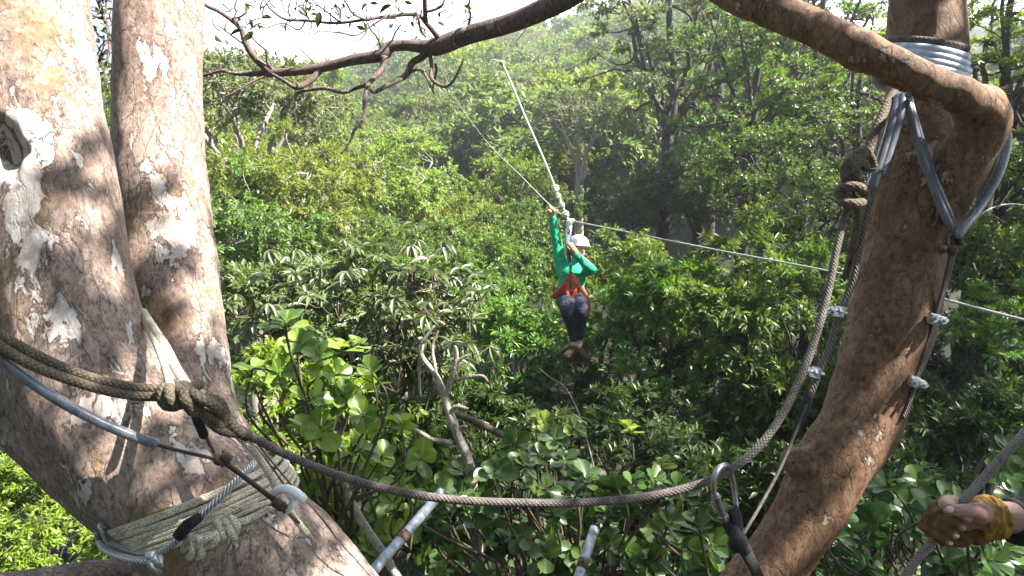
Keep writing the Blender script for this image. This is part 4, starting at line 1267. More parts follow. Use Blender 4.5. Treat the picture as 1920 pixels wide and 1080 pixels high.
# lashing round the joined foot: real turns round the stem axis
def stem_turns(mb, pA, pB, r, on, back=0.3, n=40, sag=0.0):
    """One full turn round a stem: laid on the bark between the screen ends pA and pB, then on round behind it."""
    front = []
    for u in np.linspace(0, 1, n):
        p = P(pA[0] * (1 - u) + pB[0] * u, pA[1] * (1 - u) + pB[1] * u + sag * 4 * u * (1 - u), 1.3)
        h = surf_depth(on, p)
        if h is not None and h < 1.75:
            front.append(CAM + (p - CAM) * (h - r * 0.9) / 1.3)
    front = np.array(front)
    for _ in range(2):
        front[1:-1] = (front[:-2] + 2 * front[1:-1] + front[2:]) / 4
    a, b_ = front[0], front[-1]
    c, hx = (a + b_) / 2, (b_ - a) / 2
    bk = [c + hx * math.cos(t) * 1.03 + FWD * back * math.sin(t) + FWD * 0.01 for t in np.linspace(0.1, math.pi - 0.1, 24)]
    pts = np.vstack([front, bk, front[:1]])
    mb.tube(np.hstack([pts, np.full((len(pts), 1), r)]), ns=10, step=0.012)


lash = thing('rope_lashing', 'thick lashing of many pale rope turns round the foot of the twin-stemmed tree', 'rope', P(370, 960, 1.12))
mb = MB()
lr_ = random.Random(6)
for i in range(8):
    j0, j1 = lr_.uniform(-3, 3), lr_.uniform(-4, 4)
    stem_turns(mb, (204 + i * 8 + j0, 996 + i * 6.5 + j0), (482 + i * 5.0, 884 + i * 9.0 + j1), 0.0050 + 0.0004 * (i % 2), BVH_L, sag=4 + 3 * lr_.random())
stem_turns(mb, (215, 1002), (512, 940), 0.0052, BVH_L, sag=2)
mb.build('turns', M['rope_pale'], lash)
mb = MB()
kd = 1.085
rope(mb, [(345, 1030, kd + .02), (352, 1012, kd), (362, 1012, kd - .01), (362, 1035, kd - .01), (356, 1044, kd)], 0.0066, on=BVH_L, lift=0.008)
rope(mb, [(360, 1028, kd), (366, 1008, kd - .012), (376, 1010, kd - .015), (378, 1038, kd - .01), (372, 1044, kd)], 0.0066, on=BVH_L, lift=0.008)
rope(mb, [(366, 1030, kd), (385, 1012, kd - .02), (408, 1000, kd - .02), (420, 985, kd)], 0.0066, on=BVH_L, lift=0.008)
rope(mb, [(374, 1022, kd), (395, 1022, kd - .015), (410, 1005, kd - .02), (402, 990, kd)], 0.0066, on=BVH_L, lift=0.008)
rope(mb, [(404, 982, kd + .01), (412, 984, kd - .015), (420, 1004, kd - .018), (416, 1012, kd)], 0.0066, on=BVH_L, lift=0.008)
rope(mb, [(415, 978, kd + .01), (424, 980, kd - .015), (436, 1004, kd - .015), (440, 1008, kd)], 0.0066, on=BVH_L, lift=0.008)
rope(mb, [(428, 972, kd + .01), (436, 974, kd - .01), (445, 990, kd - .01), (440, 1000, kd)], 0.0066, on=BVH_L, lift=0.008)
rope(mb, [(430, 985, kd), (470, 972, kd + .02), (500, 955, kd + .06)], 0.0066, on=BVH_L, lift=0.008)
mb.build('knot', M['rope_pale'], lash)

# galvanised wire rope round the same foot
wr_ = thing('wire_rope_sling', 'galvanised wire rope looped round the tree foot under the lashing', 'cable', P(290, 1050, 1.15))
mb = MB()
rope(mb, [(182, 1000, 1.26), (195, 1030, 1.18), (240, 1048, 1.13), (285, 1052, 1.11)], 0.0065, on=BVH_L)
rope(mb, [(190, 985, 1.25), (205, 1015, 1.18), (245, 1032, 1.125), (290, 1038, 1.105)], 0.0065, on=BVH_L, lay=True)
rope(mb, [(285, 1045, 1.10), (325, 1018, 1.085), (375, 968, 1.08), (420, 925, 1.095), (450, 895, 1.13), (475, 870, 1.18)], 0.0068, on=BVH_L)
mb.build('line', M['wire'], wr_)
mb = MB()
for q in range(3):
    mb.ball(P(283 + q * 7, 1042 + q * 5, 1.085), 0.009)
mb.tube(np.array([[*P(278, 1035, 1.085), 0.006], [*P(284, 1062, 1.08), 0.006], [*P(300, 1075, 1.09), 0.005]]), ns=8)
mb.tube(np.array([[*P(300, 1040, 1.085), 0.005], [*P(302, 1064, 1.08), 0.005]]), ns=8)
mb.build('clamp', M['galv'], wr_)
mb = MB()
mb.tube(np.array([[*P(332, 1008, 1.075), 0.010], [*P(352, 985, 1.07), 0.011], [*P(376, 968, 1.072), 0.008]]), ns=8, flat=0.5, up=-FWD)
mb.build('tape', M['strap'], wr_)

# guy cable in a grey hose
guy = thing('guy_cable', 'thin dark cable leaving a grey plastic hose across the lower left stem', 'cable', P(290, 830, 1.06))
mb = MB()
rope(mb, [(288, 832, 1.065), (340, 846, 1.075), (408, 862, 1.08), (425, 872, 1.08), (470, 905, 1.095), (520, 945, 1.12), (560, 980, 1.18)], 0.0032, on=BVH_L)
rope(mb, [(408, 862, 1.08), (396, 838, 1.085), (378, 800, 1.085), (368, 770, 1.085)], 0.0028, on=BVH_L)
rope(mb, [(416, 862, 1.075), (460, 894, 1.085), (515, 935, 1.11)], 0.0028, on=BVH_L)
mb.build('line', M['wire_old'], guy)
mb = MB()
rope(mb, [(-700, 330, 1.0), (-300, 495, 0.94), (-60, 620, 0.93), (0, 672, 0.96), (50, 710, 0.985), (110, 750, 1.01), (180, 788, 1.035), (240, 814, 1.055), (289, 831, 1.065)], 0.0088, ns=14, on=BVH_L)
mb.build('hose', M['hose'], guy)
for pair in (((412, 864, 1.072), (424, 858, 1.07)), ((520, 944, 1.105), (528, 950, 1.11))):
    mb = MB()
    for c_ in pair:
        mb.ball(P(*c_), (0.011, 0.008, 0.009))
        mb.tube(np.array([P(c_[0] - 6, c_[1] - 14, c_[2]), P(c_[0] + 6, c_[1] + 12, c_[2])]), 0.003, ns=6)
    mb.build('clamp', M['rust'], guy)
wh = thing('white_hose_hook', 'short white plastic hose bent like a hook beside the lashing', 'hose', P(540, 925, 1.14))
mb = MB()
rope(mb, [(512, 928, 1.15), (522, 920, 1.13), (538, 917, 1.12), (553, 923, 1.12), (567, 934, 1.125)], 0.0085, ns=14, on=BVH_L)
rope(mb, [(530, 962, 1.15), (545, 950, 1.13), (552, 938, 1.13), (546, 930, 1.14)], 0.0075, ns=12, on=BVH_L)
mb.build('hose', M['hose_white'], wh)
cd = thing('dark_cord', 'thin dark cord running from the white hose hook down past the pole foot', 'cord', P(620, 1000, 1.25))
mb = MB()
rope(mb, [(486, 836, 1.14), (520, 878, 1.17), (560, 925, 1.2), (600, 968, 1.23), (640, 1020, 1.26), (690, 1075, 1.3), (720, 1110, 1.32)], 0.0018, ns=6, on=BVH_L)
rope(mb, [(470, 828, 1.13), (505, 870, 1.16), (535, 912, 1.18)], 0.0018, ns=6, on=BVH_L)
mb.build('cord', M['wire_old'], cd)

# steel poles
for lab, a, b_, r0 in (('galvanised steel pole slanting up under the sagging rope left of centre', (640, 1140, 1.5), (824, 927, 1.85), 0.0142),
                       ('short galvanised steel pole rising from the lower edge beneath the rope', (1062, 1150, 1.65), (1113, 997, 1.82), 0.0142)):
    o = thing('steel_pole', lab, 'pole', P(*a))
    A_, B_ = P(*a), P(*b_)
    mb = MB()
    mb.tube(np.array([A_, B_]), r0, ns=18, step=0.2)
    mb.build('tube', M['pole'], o)
    mb = MB()
    mb.tube(np.array([B_ - unit(B_ - A_) * 0.012, B_ + unit(B_ - A_) * 0.012]), r0 * 1.05, ns=18, smooth=False)
    mb.build('cap', M['galv'], o)
    q_ = A_ * 0.42 + B_ * 0.58
    t_ = unit(B_ - A_); n_ = unit(np.cross(t_, RGT))
    mb = MB()
    mb.tube(np.array([q_ - t_ * 0.014, q_ + t_ * 0.014]), r0 * 1.16, ns=18, smooth=False)
    mb.tube(np.array([q_ - n_ * r0 * 1.6, q_ + n_ * r0 * 1.6]), 0.0045, ns=6, smooth=False)
    mb.build('collar', M['rust'], o)


def wire_clamp(mb, c, ax, nrm, s=1.0):
    """Saddle with a U-bolt and two nuts round a cable running along ax; nuts face nrm."""
    ax, nrm = unit(ax), unit(nrm)
    sd_ = unit(np.cross(ax, nrm)); nrm = np.cross(sd_, ax)
    axes = np.array([sd_, ax, nrm])
    mb.box(c + nrm * 0.004 * s, np.array([0.026, 0.015, 0.010]) * s, axes)
    mb.box(c - nrm * 0.003 * s, np.array([0.018, 0.020, 0.007]) * s, axes)
    for k in (-1, 1):
        q = c + sd_ * 0.0085 * k * s
        mb.tube(np.array([q - nrm * 0.010 * s, q + nrm * 0.022 * s]), 0.0034 * s, ns=10, smooth=False)
        mb.tube(np.array([q + nrm * 0.009 * s, q + nrm * 0.015 * s]), 0.0072 * s, ns=6, smooth=False)
    ua = np.linspace(0, math.pi, 9)
    mb.tube(np.array([c + sd_ * 0.0085 * s * math.cos(t) - nrm * (0.010 + 0.007 * math.sin(t)) * s for t in ua]), 0.0034 * s, ns=8, smooth=False)


# hose-clad wire sling on the leaning trunk
sl = thing('cable_sling', 'wire cable in clear bluish hoses slung from the elbow and clamped down the leaning trunk', 'cable', P(1785, 450, 1.3))
mb = MB()
rope(mb, [(1698, 176, 1.36), (1705, 205, 1.335), (1722, 270, 1.325), (1748, 345, 1.32), (1772, 405, 1.315), (1786, 432, 1.31)], 0.0085, ns=12, on=BVH_R)
rope(mb, [(1703, 176, 1.365), (1712, 210, 1.34), (1730, 270, 1.33), (1756, 342, 1.325), (1780, 402, 1.32), (1790, 432, 1.315)], 0.0065, ns=12, on=BVH_R)
mb.build('hose', M['hose'], sl)
mb = MB()
rope(mb, [(1880, 232, 1.36), (1888, 262, 1.345), (1873, 322, 1.33), (1840, 382, 1.325), (1810, 420, 1.30), (1795, 440, 1.295)], 0.0100, ns=12)
mb.build('hose', M['hose'], sl)
mb = MB()
rope(mb, [(1686, 182, 1.36), (1678, 215, 1.345), (1662, 270, 1.33), (1644, 325, 1.32), (1634, 350, 1.315)], 0.0115, ns=12, on=BVH_R)
rope(mb, [(1694, 178, 1.35), (1688, 215, 1.335), (1672, 272, 1.322), (1652, 325, 1.315)], 0.008, ns=12, on=BVH_R)
mb.build('hose', M['hose'], sl)
mb = MB()
rope(mb, [(1788, 430, 1.31), (1792, 455, 1.305), (1786, 480, 1.305), (1776, 520, 1.31), (1758, 585, 1.32), (1740, 650, 1.32), (1715, 720, 1.31), (1700, 768, 1.31), (1694, 782, 1.31)], 0.0055, on=BVH_R)
rope(mb, [(1786, 445, 1.30), (1782, 480, 1.30), (1768, 540, 1.31), (1750, 610, 1.315), (1728, 680, 1.312), (1712, 730, 1.31)], 0.004, on=BVH_R)
rope(mb, [(1644, 330, 1.315), (1625, 400, 1.32), (1612, 455, 1.33), (1602, 510, 1.335), (1590, 550, 1.34), (1574, 590, 1.335), (1556, 650, 1.33), (1535, 700, 1.325), (1515, 750, 1.32)], 0.0075, on=BVH_R)
mb.build('line', M['wire_old'], sl)
for c_, a_, nr in (((1752, 598, 1.30), (1740, 650, 1.30), -FWD), ((1715, 716, 1.295), (1700, 765, 1.30), -FWD), ((1572, 584, 1.33), (1556, 650, 1.33), -RGT + 0.5 * UPV - 0.5 * FWD), ((1528, 698, 1.32), (1515, 750, 1.32), -RGT + 0.2 * UPV - 0.4 * FWD)):
    mb = MB()
    wire_clamp(mb, P(*c_), P(*a_) - P(*c_), nr, 1.15)
    mb.build('clamp', M['galv'], sl, smooth=False)
mb = MB()
# shackle: bow and pin
t = np.linspace(-0.3, math.pi + 0.3, 12)
mb.tube(np.array([P(1787, 455, 1.295) + RGT * 0.016 * math.cos(k) + UPV * 0.020 * math.sin(k) for k in t]), 0.0055, ns=8, smooth=False)
mb.tube(np.array([P(1764, 467, 1.295), P(1796, 466, 1.285)]), 0.0075, ns=10, round_caps=True)
mb.ball(P(1766, 467, 1.285), 0.010); mb.ball(P(1786, 470, 1.285), 0.011)
mb.build('shackle', M['rust'], sl)
mb = MB()
ctr = P(1647, 316, 1.315)
t = np.linspace(0, 2 * math.pi, 16)
ax1, ax2 = RGT, unit(FWD + 0.3 * UPV)
mb.tube(np.array([ctr + ax1 * 0.0165 * math.cos(k) + ax2 * 0.0165 * math.sin(k) for k in t]), 0.0013, ns=5, smooth=False)
mb.build('tie', M['galv'], sl)

# bands of hose round the trunk above the bough
bd = thing('trunk_bands', 'bluish-white hose bands and a dark rope wound round the leaning trunk above the bough', 'strap', P(1780, 140, 1.4))
mb = MB()
for i in range(4):
    stem_turns(mb, (1640, 90 + 8 * i), (1850 + 12 * i, 122 + 18 * i), 0.0105, BVH_T, back=0.13, sag=-14)
mb.build('hose', M['hose_band'], bd)
mb = MB()
stem_turns(mb, (1640, 76), (1850, 102), 0.0085, BVH_T, back=0.13, sag=-12)
mb.build('rope', M['rope_dark'], bd)

# carabiner and sling
kb = thing('carabiner', 'steel oval carabiner hanging open over the sagging rope', 'carabiner', P(1358, 920, 1.13))
mb = MB()
mb.tube(np.array([[*P(a, b, d), 0.0052] for a, b, d in [(1341, 930, 1.105), (1337, 912, 1.10), (1341, 890, 1.10), (1352, 875, 1.11), (1364, 873, 1.13), (1371, 888, 1.15), (1376, 915, 1.155), (1380, 945, 1.15), (1378, 962, 1.14), (1368, 974, 1.125), (1357, 972, 1.112)]]), ns=12, step=0.006, round_caps=True)
mb.build('bow', M['carabiner'], kb)
mb = MB()
mb.tube(np.array([P(1341, 928, 1.105), P(1357, 972, 1.11)]), 0.0078, ns=14, step=0.01, round_caps=True)
for u in (0.08, 0.9):
    q = P(1341, 928, 1.105) * (1 - u) + P(1357, 972, 1.11) * u
    t_ = unit(P(1357, 972, 1.11) - P(1341, 928, 1.105))
    mb.tube(np.array([q - t_ * 0.002, q + t_ * 0.002]), 0.0092, ns=14, smooth=False)
mb.build('gate', M['carabiner'], kb)
ws = thing('webbing_sling', 'black webbing sling tied to the carabiner and running down the trunk foot', 'sling', P(1390, 1000, 1.13))
mb = MB()
mb.tube(np.array([[*P(a, b, d), w] for a, b, d, w in [(1372, 952, 1.12, 0.013), (1382, 975, 1.12, 0.014), (1384, 1005, 1.12, 0.013), (1396, 1030, 1.125, 0.013), (1415, 1065, 1.14, 0.012), (1440, 1120, 1.16, 0.012)]]), ns=10, flat=0.35, up=-FWD + 0.5 * RGT, step=0.01)
mb.tube(np.array([[*P(a, b, d), w] for a, b, d, w in [(1360, 975, 1.12, 0.010), (1374, 995, 1.115, 0.012), (1386, 1016, 1.11, 0.012), (1402, 1035, 1.125, 0.010)]]), ns=10, flat=0.5, up=-FWD, step=0.01)
mb.ball(P(1384, 1018, 1.11), (0.018, 0.012, 0.02))
mb.build('webbing', M['strap'], ws)
st_ = thing('strap_cord', 'thin grey cord with a black strap running down left of the leaning trunk', 'cord', P(1450, 900, 1.24))
mb = MB()
rope(mb, [(1512, 760, 1.30), (1490, 815, 1.28), (1462, 880, 1.26), (1430, 940, 1.23), (1395, 1000, 1.18)], 0.0032, ns=8)
mb.build('cord', M['rope_dark'], st_)
mb = MB()
mb.tube(np.array([[*P(1520, 735, 1.315), 0.010], [*P(1508, 770, 1.30), 0.011], [*P(1490, 815, 1.285), 0.008]]), ns=8, flat=0.4, up=-FWD, step=0.01)
mb.build('strap', M['strap'], st_)

# ------------------------------------------------------------------ zip line, trolley, tether
zl = thing('zip_line', 'steel zip-line cable running from the right edge to the far hillside', 'cable', P(1068, 414, 7.0))
mb = MB()
mb.tube(np.array([[*P(a, b, d), r] for a, b, d, r in [(2300, 688, 2.6, 0.0085), (1920, 600, 3.5, 0.0085), (1590, 516, 4.6, 0.0078), (1320, 464, 5.7, 0.0072), (1068, 413, 7.0, 0.007)]]), ns=8, step=0.1)
mb.tube(np.array([[*P(a, b, d), r] for a, b, d, r in [(1068, 413, 7.0, 0.007), (1035, 388, 7.6, 0.007), (985, 338, 9.5, 0.007), (895, 243, 17, 0.007), (845, 165, 34, 0.008), (815, 100, 80, 0.010)]]), ns=8, step=0.2)
mb.build('line', M['wire_bright'], zl)
tr = thing('trolley', 'pale pulley trolley riding the zip line above the rider', 'pulley', P(1066, 420, 7.0))
mb = MB()
c = P(1068, 416, 7.0)
for k in (-1, 1):
    mb.tube(np.array([c + FWD * 0.012 * k + RGT * 0.0 - FWD * 0.004, c + FWD * 0.012 * k + FWD * 0.004]), 0.040, ns=16, smooth=False)
    mb.box(c + np.array([-0.005, 0.026 * k, -0.055]), (0.060, 0.006, 0.115))
mb.tube(np.array([c - FWD * 0.05, c + FWD * 0.05]), 0.02, ns=10, smooth=False)
mb.ball(c + RGT * 0.035 + UPV * 0.01 - FWD * 0.03, 0.024)
mb.build('body', M['hose_white'], tr)
mb = MB()
t = np.linspace(0, 2 * math.pi, 18)
c2 = P(1065, 436, 6.98)
mb.tube(np.array([c2 + RGT * 0.026 * math.cos(k) + UPV * 0.058 * math.sin(k) for k in t]), 0.009, ns=8, smooth=False)
mb.build('carabiner', M['galv'], tr)
lr = thing('tether_rope', 'white knotted rope rising from the trolley to a bend high above the rider', 'rope', P(1062, 408, 6.98))
mb = MB()
rope(mb, [(1064, 410, 6.96), (1052, 380, 6.98), (1042, 355, 7.0), (1020, 300, 7.0), (985, 220, 7.05), (958, 155, 7.1), (941, 117, 7.15)], 0.0125, step=0.05)
rope(mb, [(941, 117, 7.15), (962, 86, 7.1), (1005, 28, 7.0), (1060, -60, 6.9), (1110, -150, 6.8), (1160, -260, 6.7)], 0.0085, step=0.05)
rope(mb, [(940, 112, 7.15), (955, 80, 7.1), (985, 35, 7.05), (1030, -40, 7.0), (1080, -150, 6.9), (1160, -260, 6.7)], 0.004, step=0.05, ns=6)
mb.build('line', M['rope_white'], lr)
mb = MB()
rg = random.Random(4)
for (a, b, rr) in [(1041, 353, 0.036), (1046, 368, 0.026), (1053, 385, 0.026), (1060, 402, 0.034)]:
    cc_ = P(a, b, 6.97)
    for q in range(3):
        ph = rg.uniform(0, 6)
        mb.tube(np.array([cc_ + rr * (RGT * math.cos(k + ph) + unit(FWD + UPV * rg.uniform(-.6, .6)) * math.sin(k + ph)) + UPV * (q - 1) * 0.016 for k in np.linspace(0, 6.0, 12)]), 0.011, ns=7, smooth=False)
mb.ball(P(941, 118, 7.14), 0.03)
mb.tube(np.array([P(941, 118, 7.14), P(925, 112, 7.14), P(912, 126, 7.15)]), 0.006, ns=6, step=0.03)
mb.build('knot', M['rope_white'], lr)

# ------------------------------------------------------------------ the rider
M['skin'] = plain_mat('skin', (0.50, 0.30, 0.22), 0.5, var=0.10, scale=50, bmp=0.1)
M['green'] = plain_mat('green', (0.008, 0.34, 0.155), 0.75, var=0.12, scale=25, bmp=0.6, bdist=0.012)
M['jean'] = plain_mat('jean', (0.024, 0.025, 0.044), 0.85, var=0.35, scale=40, bmp=0.5, bdist=0.008)
M['harness'] = plain_mat('harness', (0.55, 0.045, 0.025), 0.6, var=0.25, scale=60, bmp=0.4)
M['harness_pale'] = plain_mat('harness_pale', (0.58, 0.17, 0.11), 0.6, var=0.2, scale=60)
M['helmet'] = plain_mat('helmet', (0.80, 0.80, 0.82), 0.28, spec=0.6, var=0.05, scale=20)
M['glove_tan'] = plain_mat('glove_tan', (0.42, 0.25, 0.11), 0.75, var=0.25, scale=70, bmp=0.4)
M['hair'] = plain_mat('hair', (0.045, 0.028, 0.018), 0.6, var=0.4, scale=80, streak=(1, 1, 0.1))
M['boot'] = plain_mat('boot', (0.055, 0.035, 0.027), 0.85, var=0.5, scale=60, bmp=0.7, bdist=0.006)
M['sock'] = plain_mat('sock', (0.36, 0.28, 0.24), 0.9, var=0.25, scale=80)
M['strap_blue'] = plain_mat('strap_blue', (0.04, 0.09, 0.20), 0.6, var=0.3, scale=60)

rider = thing('person', 'rider in green shirt, white helmet and red harness hanging from the zip line', 'person', P(1072, 565, 6.95))
J = lambda a, b, d, r: [*P(a, b, d), r]
body = MB()
TB = lambda mb_, rows, ns=12: mb_.tube(np.array([J(*q) for q in rows]), ns=ns, step=0.02, round_caps=True)
TB(body, [(1072, 562, 6.97, .135), (1071, 545, 6.98, .125), (1073, 520, 7.0, .135), (1076, 505, 7.02, .115)])
TB(body, [(1079, 505, 7.01, .06), (1083, 488, 6.98, .052)])
HC = P(1085, 465, 6.93)
# head: cranium, jaw, nose, ears; looks to the right of the camera
fdir = unit(-FWD * 0.85 + RGT * 0.45 - UPV * 0.15)
fsid = unit(np.cross(fdir, UPV)); fup = np.cross(fsid, fdir)
hax = np.array([fsid, fdir, fup])
body.ball(HC + fup * 0.02, (0.078, 0.095, 0.10), axes=hax)
body.ball(HC + fdir * 0.022 - fup * 0.055, (0.058, 0.070, 0.065), axes=hax)
body.ball(HC + fdir * 0.094 - fup * 0.026, (0.014, 0.020, 0.022), axes=hax)
for k in (-1, 1):
    body.ball(HC + fsid * 0.08 * k - fup * 0.02, (0.01, 0.02, 0.03), axes=hax)
TB(body, [(1054, 508, 7.02, .062), (1048, 478, 7.05, .052), (1043, 450, 7.06, .044), (1038, 425, 7.03, .038), (1035, 403, 7.0, .03), (1035, 396, 6.99, .032)])
TB(body, [(1098, 505, 6.99, .06), (1105, 505, 6.88, .05), (1107, 502, 6.78, .045), (1092, 487, 6.74, .038), (1078, 473, 6.72, .030), (1072, 466, 6.72, .032)])
for kn, an in (((1063, 584, 6.56), (1076, 640, 6.72)), ((1090, 583, 6.55), (1086, 638, 6.74))):
    TB(body, [(1060 if kn[0] < 1070 else 1084, 566, 6.93, .09), (kn[0], 572, 6.72, .078), (*kn, .060), ((kn[0] + an[0]) / 2, (kn[1] + an[1]) / 2 - 4, 6.66, .052), (*an, .036), (an[0], an[1] + 12, 6.72, .036)])
# right-hand fingers round the cable, left-hand fingers round the strap
for i in range(4):
    o = 0.019 * (i - 1.5)
    c0 = P(1035, 394, 6.97) + RGT * o - UPV * o * 0.75
    body.tube(np.array([c0 - UPV * 0.03 - FWD * 0.015, c0 - FWD * 0.035 + UPV * 0.005, c0 - FWD * 0.02 + UPV * 0.034, c0 + FWD * 0.018 + UPV * 0.032]), 0.0085 + 0.001 * (i in (1, 2)), ns=8, step=0.012, round_caps=True)
    c1 = P(1069, 461, 6.74) + UPV * o
    body.tube(np.array([c1 + RGT * 0.03 + FWD * 0.01, c1 + RGT * 0.012 - FWD * 0.03, c1 - RGT * 0.024 - FWD * 0.02, c1 - RGT * 0.02 + FWD * 0.015]), 0.0085 + 0.001 * (i in (1, 2)), ns=8, step=0.012, round_caps=True)
body.tube(np.array([P(1037, 400, 6.97), P(1041, 396, 6.94), P(1046, 393, 6.95)]), 0.0095, ns=8, step=0.012, round_caps=True)
body.tube(np.array([P(1073, 468, 6.72), P(1069, 468, 6.69), P(1064, 463, 6.69)]), 0.0095, ns=8, step=0.012, round_caps=True)
link('body', fuse(body, 0.007, 2), M['skin'], rider)
# face
mb = MB()
for k in (-1, 1):
    mb.ball(HC + fsid * 0.032 * k + fdir * 0.086 + fup * 0.0, (0.013, 0.008, 0.007), axes=hax)
mb.build('eyes', M['hair'], rider)
mb = MB()
mb.ball(HC + fdir * 0.086 - fup * 0.066, (0.024, 0.01, 0.007), axes=hax)
mb.build('mouth', plain_mat('lips', (0.30, 0.10, 0.09), 0.5), rider)
mb = MB()
mb.ball(HC - fdir * 0.035 - fup * 0.02, (0.086, 0.075, 0.105), axes=hax)
TB(mb, [(1096, 478, 7.02, .03), (1101, 490, 7.03, .024), (1105, 500, 7.03, .012)])
mb.build('hair', M['hair'], rider)
# helmet: half shell with rim and vents
hm = thing_h = MB()
v, f = [], []
ns_, nr_ = 28, 9
for i in range(nr_ + 1):
    a = (math.pi * 0.50) * i / nr_
    for j in range(ns_):
        bb = 2 * math.pi * j / ns_
        q = np.array([0.112 * math.sin(a) * math.cos(bb), 0.135 * math.sin(a) * math.sin(bb), 0.112 * math.cos(a)])
        v.append(HC + fup * 0.038 + q @ hax - fdir * 0.008)
for i in range(nr_):
    for j in range(ns_):
        k = (j + 1) % ns_
        f.append((i * ns_ + j, i * ns_ + ns_ + j, i * ns_ + ns_ + k, i * ns_ + k))
hm.add(v, f)
rimp = np.array(v[nr_ * ns_:(nr_ + 1) * ns_] + [v[nr_ * ns_]])
hm.tube(rimp, 0.006, ns=6, smooth=False)
ho = hm.build('helmet', M['helmet'], rider)
mb = MB()
for k in (-1, 0, 1):
    mb.ball(HC + fup * 0.110 - fsid * 0.085 + fdir * (0.03 * k + 0.045) - fsid * 0.0 - fup * 0.03, (0.012, 0.010, 0.022), axes=hax)
o = mb.build('vents', M['strap'], rider); o.parent = ho; o.location = (0, 0, 0)
mb = MB()
for k in (-1, 1):
    mb.tube(np.array([HC + fsid * 0.092 * k + fup * 0.02, HC + fsid * 0.078 * k + fdir * 0.02 - fup * 0.06, HC + fdir * 0.03 - fup * 0.122]), 0.007, ns=6, flat=0.4, step=0.02)
o = mb.build('chin_strap', M['strap'], rider); o.parent = ho; o.location = (0, 0, 0)
# shirt
sh = MB()
TB(sh, [(1071, 556, 6.98, .150), (1070, 545, 6.985, .146), (1073, 520, 7.0, .152), (1076, 506, 7.02, .130)])
sh.ball(P(1074, 514, 6.93), (0.145, 0.10, 0.10))
TB(sh, [(1056, 512, 7.02, .085), (1049, 480, 7.05, .070), (1044, 455, 7.06, .058), (1039, 428, 7.03, .050), (1036, 407, 7.0, .042)])
TB(sh, [(1096, 506, 7.0, .080), (1105, 505, 6.88, .066), (1108, 505, 6.78, .060), (1095, 493, 6.74, .050), (1081, 478, 6.72, .040)])
TB(sh, [(1079, 506, 7.01, .072), (1081, 499, 7.0, .066)])


def cloth(amp, sc, seed):
    return lambda v_, n_: v_ + n_ * (amp * (1 - np.abs(fbm(v_ * np.array(sc), 2, seed)) * 2.0))[:, None]


link('shirt', fuse(sh, 0.010, 3, cloth(0.0045, (9, 9, 17), 2)), M['green'], rider)
ps = MB()
TB(ps, [(1071, 562, 6.97, .150), (1071, 553, 6.975, .142)])
for kn, an in (((1063, 584, 6.56), (1076, 636, 6.72)), ((1090, 583, 6.55), (1086, 634, 6.74))):
    TB(ps, [(1060 if kn[0] < 1070 else 1084, 566, 6.93, .104), (kn[0], 572, 6.72, .092), (*kn, .074), ((kn[0] + an[0]) / 2, (kn[1] + an[1]) / 2 - 4, 6.66, .063), (*an, .046)])
link('trousers', fuse(ps, 0.010, 3, cloth(0.004, (16, 16, 34), 6)), M['jean'], rider)
for an, toe in (((1076, 646, 6.72), (1062, 668, 6.55)), ((1086, 644, 6.74), (1102, 674, 6.60))):
    mb = MB()
    TB(mb, [(an[0], an[1] - 2, an[2], .042), (an[0], an[1] + 6, an[2], .042)])
    mb.build('sock', M['sock'], rider)
    mb = MB()
    TB(mb, [(an[0], an[1] + 4, an[2], .045), (an[0], an[1] + 14, an[2], .050)])
    TB(mb, [(an[0] - (toe[0] - an[0]) * .25, an[1] + 17, an[2] + .05, .048), ((an[0] + toe[0]) / 2, (an[1] + 14 + toe[1]) / 2, (an[2] + toe[2]) / 2, .050), (*toe, .038)])
    bt = link('boot', fuse(mb, 0.008, 3, cloth(0.003, (30, 30, 30), 4)), M['boot'], rider)
# gloves
gl = MB()
TB(gl, [(1036, 408, 7.0, .037), (1035, 400, 6.985, .040), (1035, 394, 6.975, .036)])
gl.ball(P(1030, 396, 6.95), 0.030)
link('glove', fuse(gl, 0.007, 2), M['glove_tan'], rider)
gl = MB()
TB(gl, [(1080, 475, 6.72, .037), (1074, 468, 6.72, .042), (1069, 461, 6.715, .040)])
link('glove', fuse(gl, 0.007, 2), M['glove_tan'], rider)
# harness
hr = MB()
RB = lambda mb_, rows, fl=0.22: mb_.tube(np.array([J(*q) for q in rows]), ns=8, flat=fl, up=-FWD, step=0.02)
RB(hr, [(1036, 558, 6.94, .032), (1047, 549, 6.85, .030), (1059, 534, 6.80, .026), (1070, 513, 6.775, .022)])
RB(hr, [(1063, 530, 6.785, .018), (1063, 545, 6.79, .020), (1066, 562, 6.78, .020), (1064, 572, 6.72, .016)])
RB(hr, [(1073, 524, 6.785, .018), (1078, 545, 6.79, .022), (1075, 560, 6.78, .022), (1077, 572, 6.72, .016)])
RB(hr, [(1048, 541, 6.86, .014), (1070, 546, 6.80, .014), (1096, 541, 6.87, .014)])
hro = hr.build('harness', M['harness'], rider)
mb = MB()
RB(mb, [(1071, 512, 6.775, .022), (1081, 527, 6.79, .028), (1091, 542, 6.83, .028), (1101, 558, 6.90, .022), (1106, 575, 6.95, .016), (1103, 590, 7.0, .012)])
o = mb.build('strap', M['harness_pale'], rider); o.parent = hro; o.location = (0, 0, 0)
mb = MB()
RB(mb, [(1065, 440, 6.93, .026), (1064, 455, 6.80, .024), (1066, 466, 6.76, .024)], 0.3)
RB(mb, [(1066, 466, 6.76, .024), (1068, 490, 6.77, .018), (1070, 514, 6.77, .014)], 0.35)
o = mb.build('lanyard', M['strap_blue'], rider); o.parent = hro; o.location = (0, 0, 0)
mb = MB()
t = np.linspace(0, 2 * math.pi, 14)
mb.tube(np.array([P(1070, 500, 6.765) + RGT * 0.016 * math.cos(k) + UPV * 0.045 * math.sin(k) for k in t]), 0.006, ns=6, smooth=False)
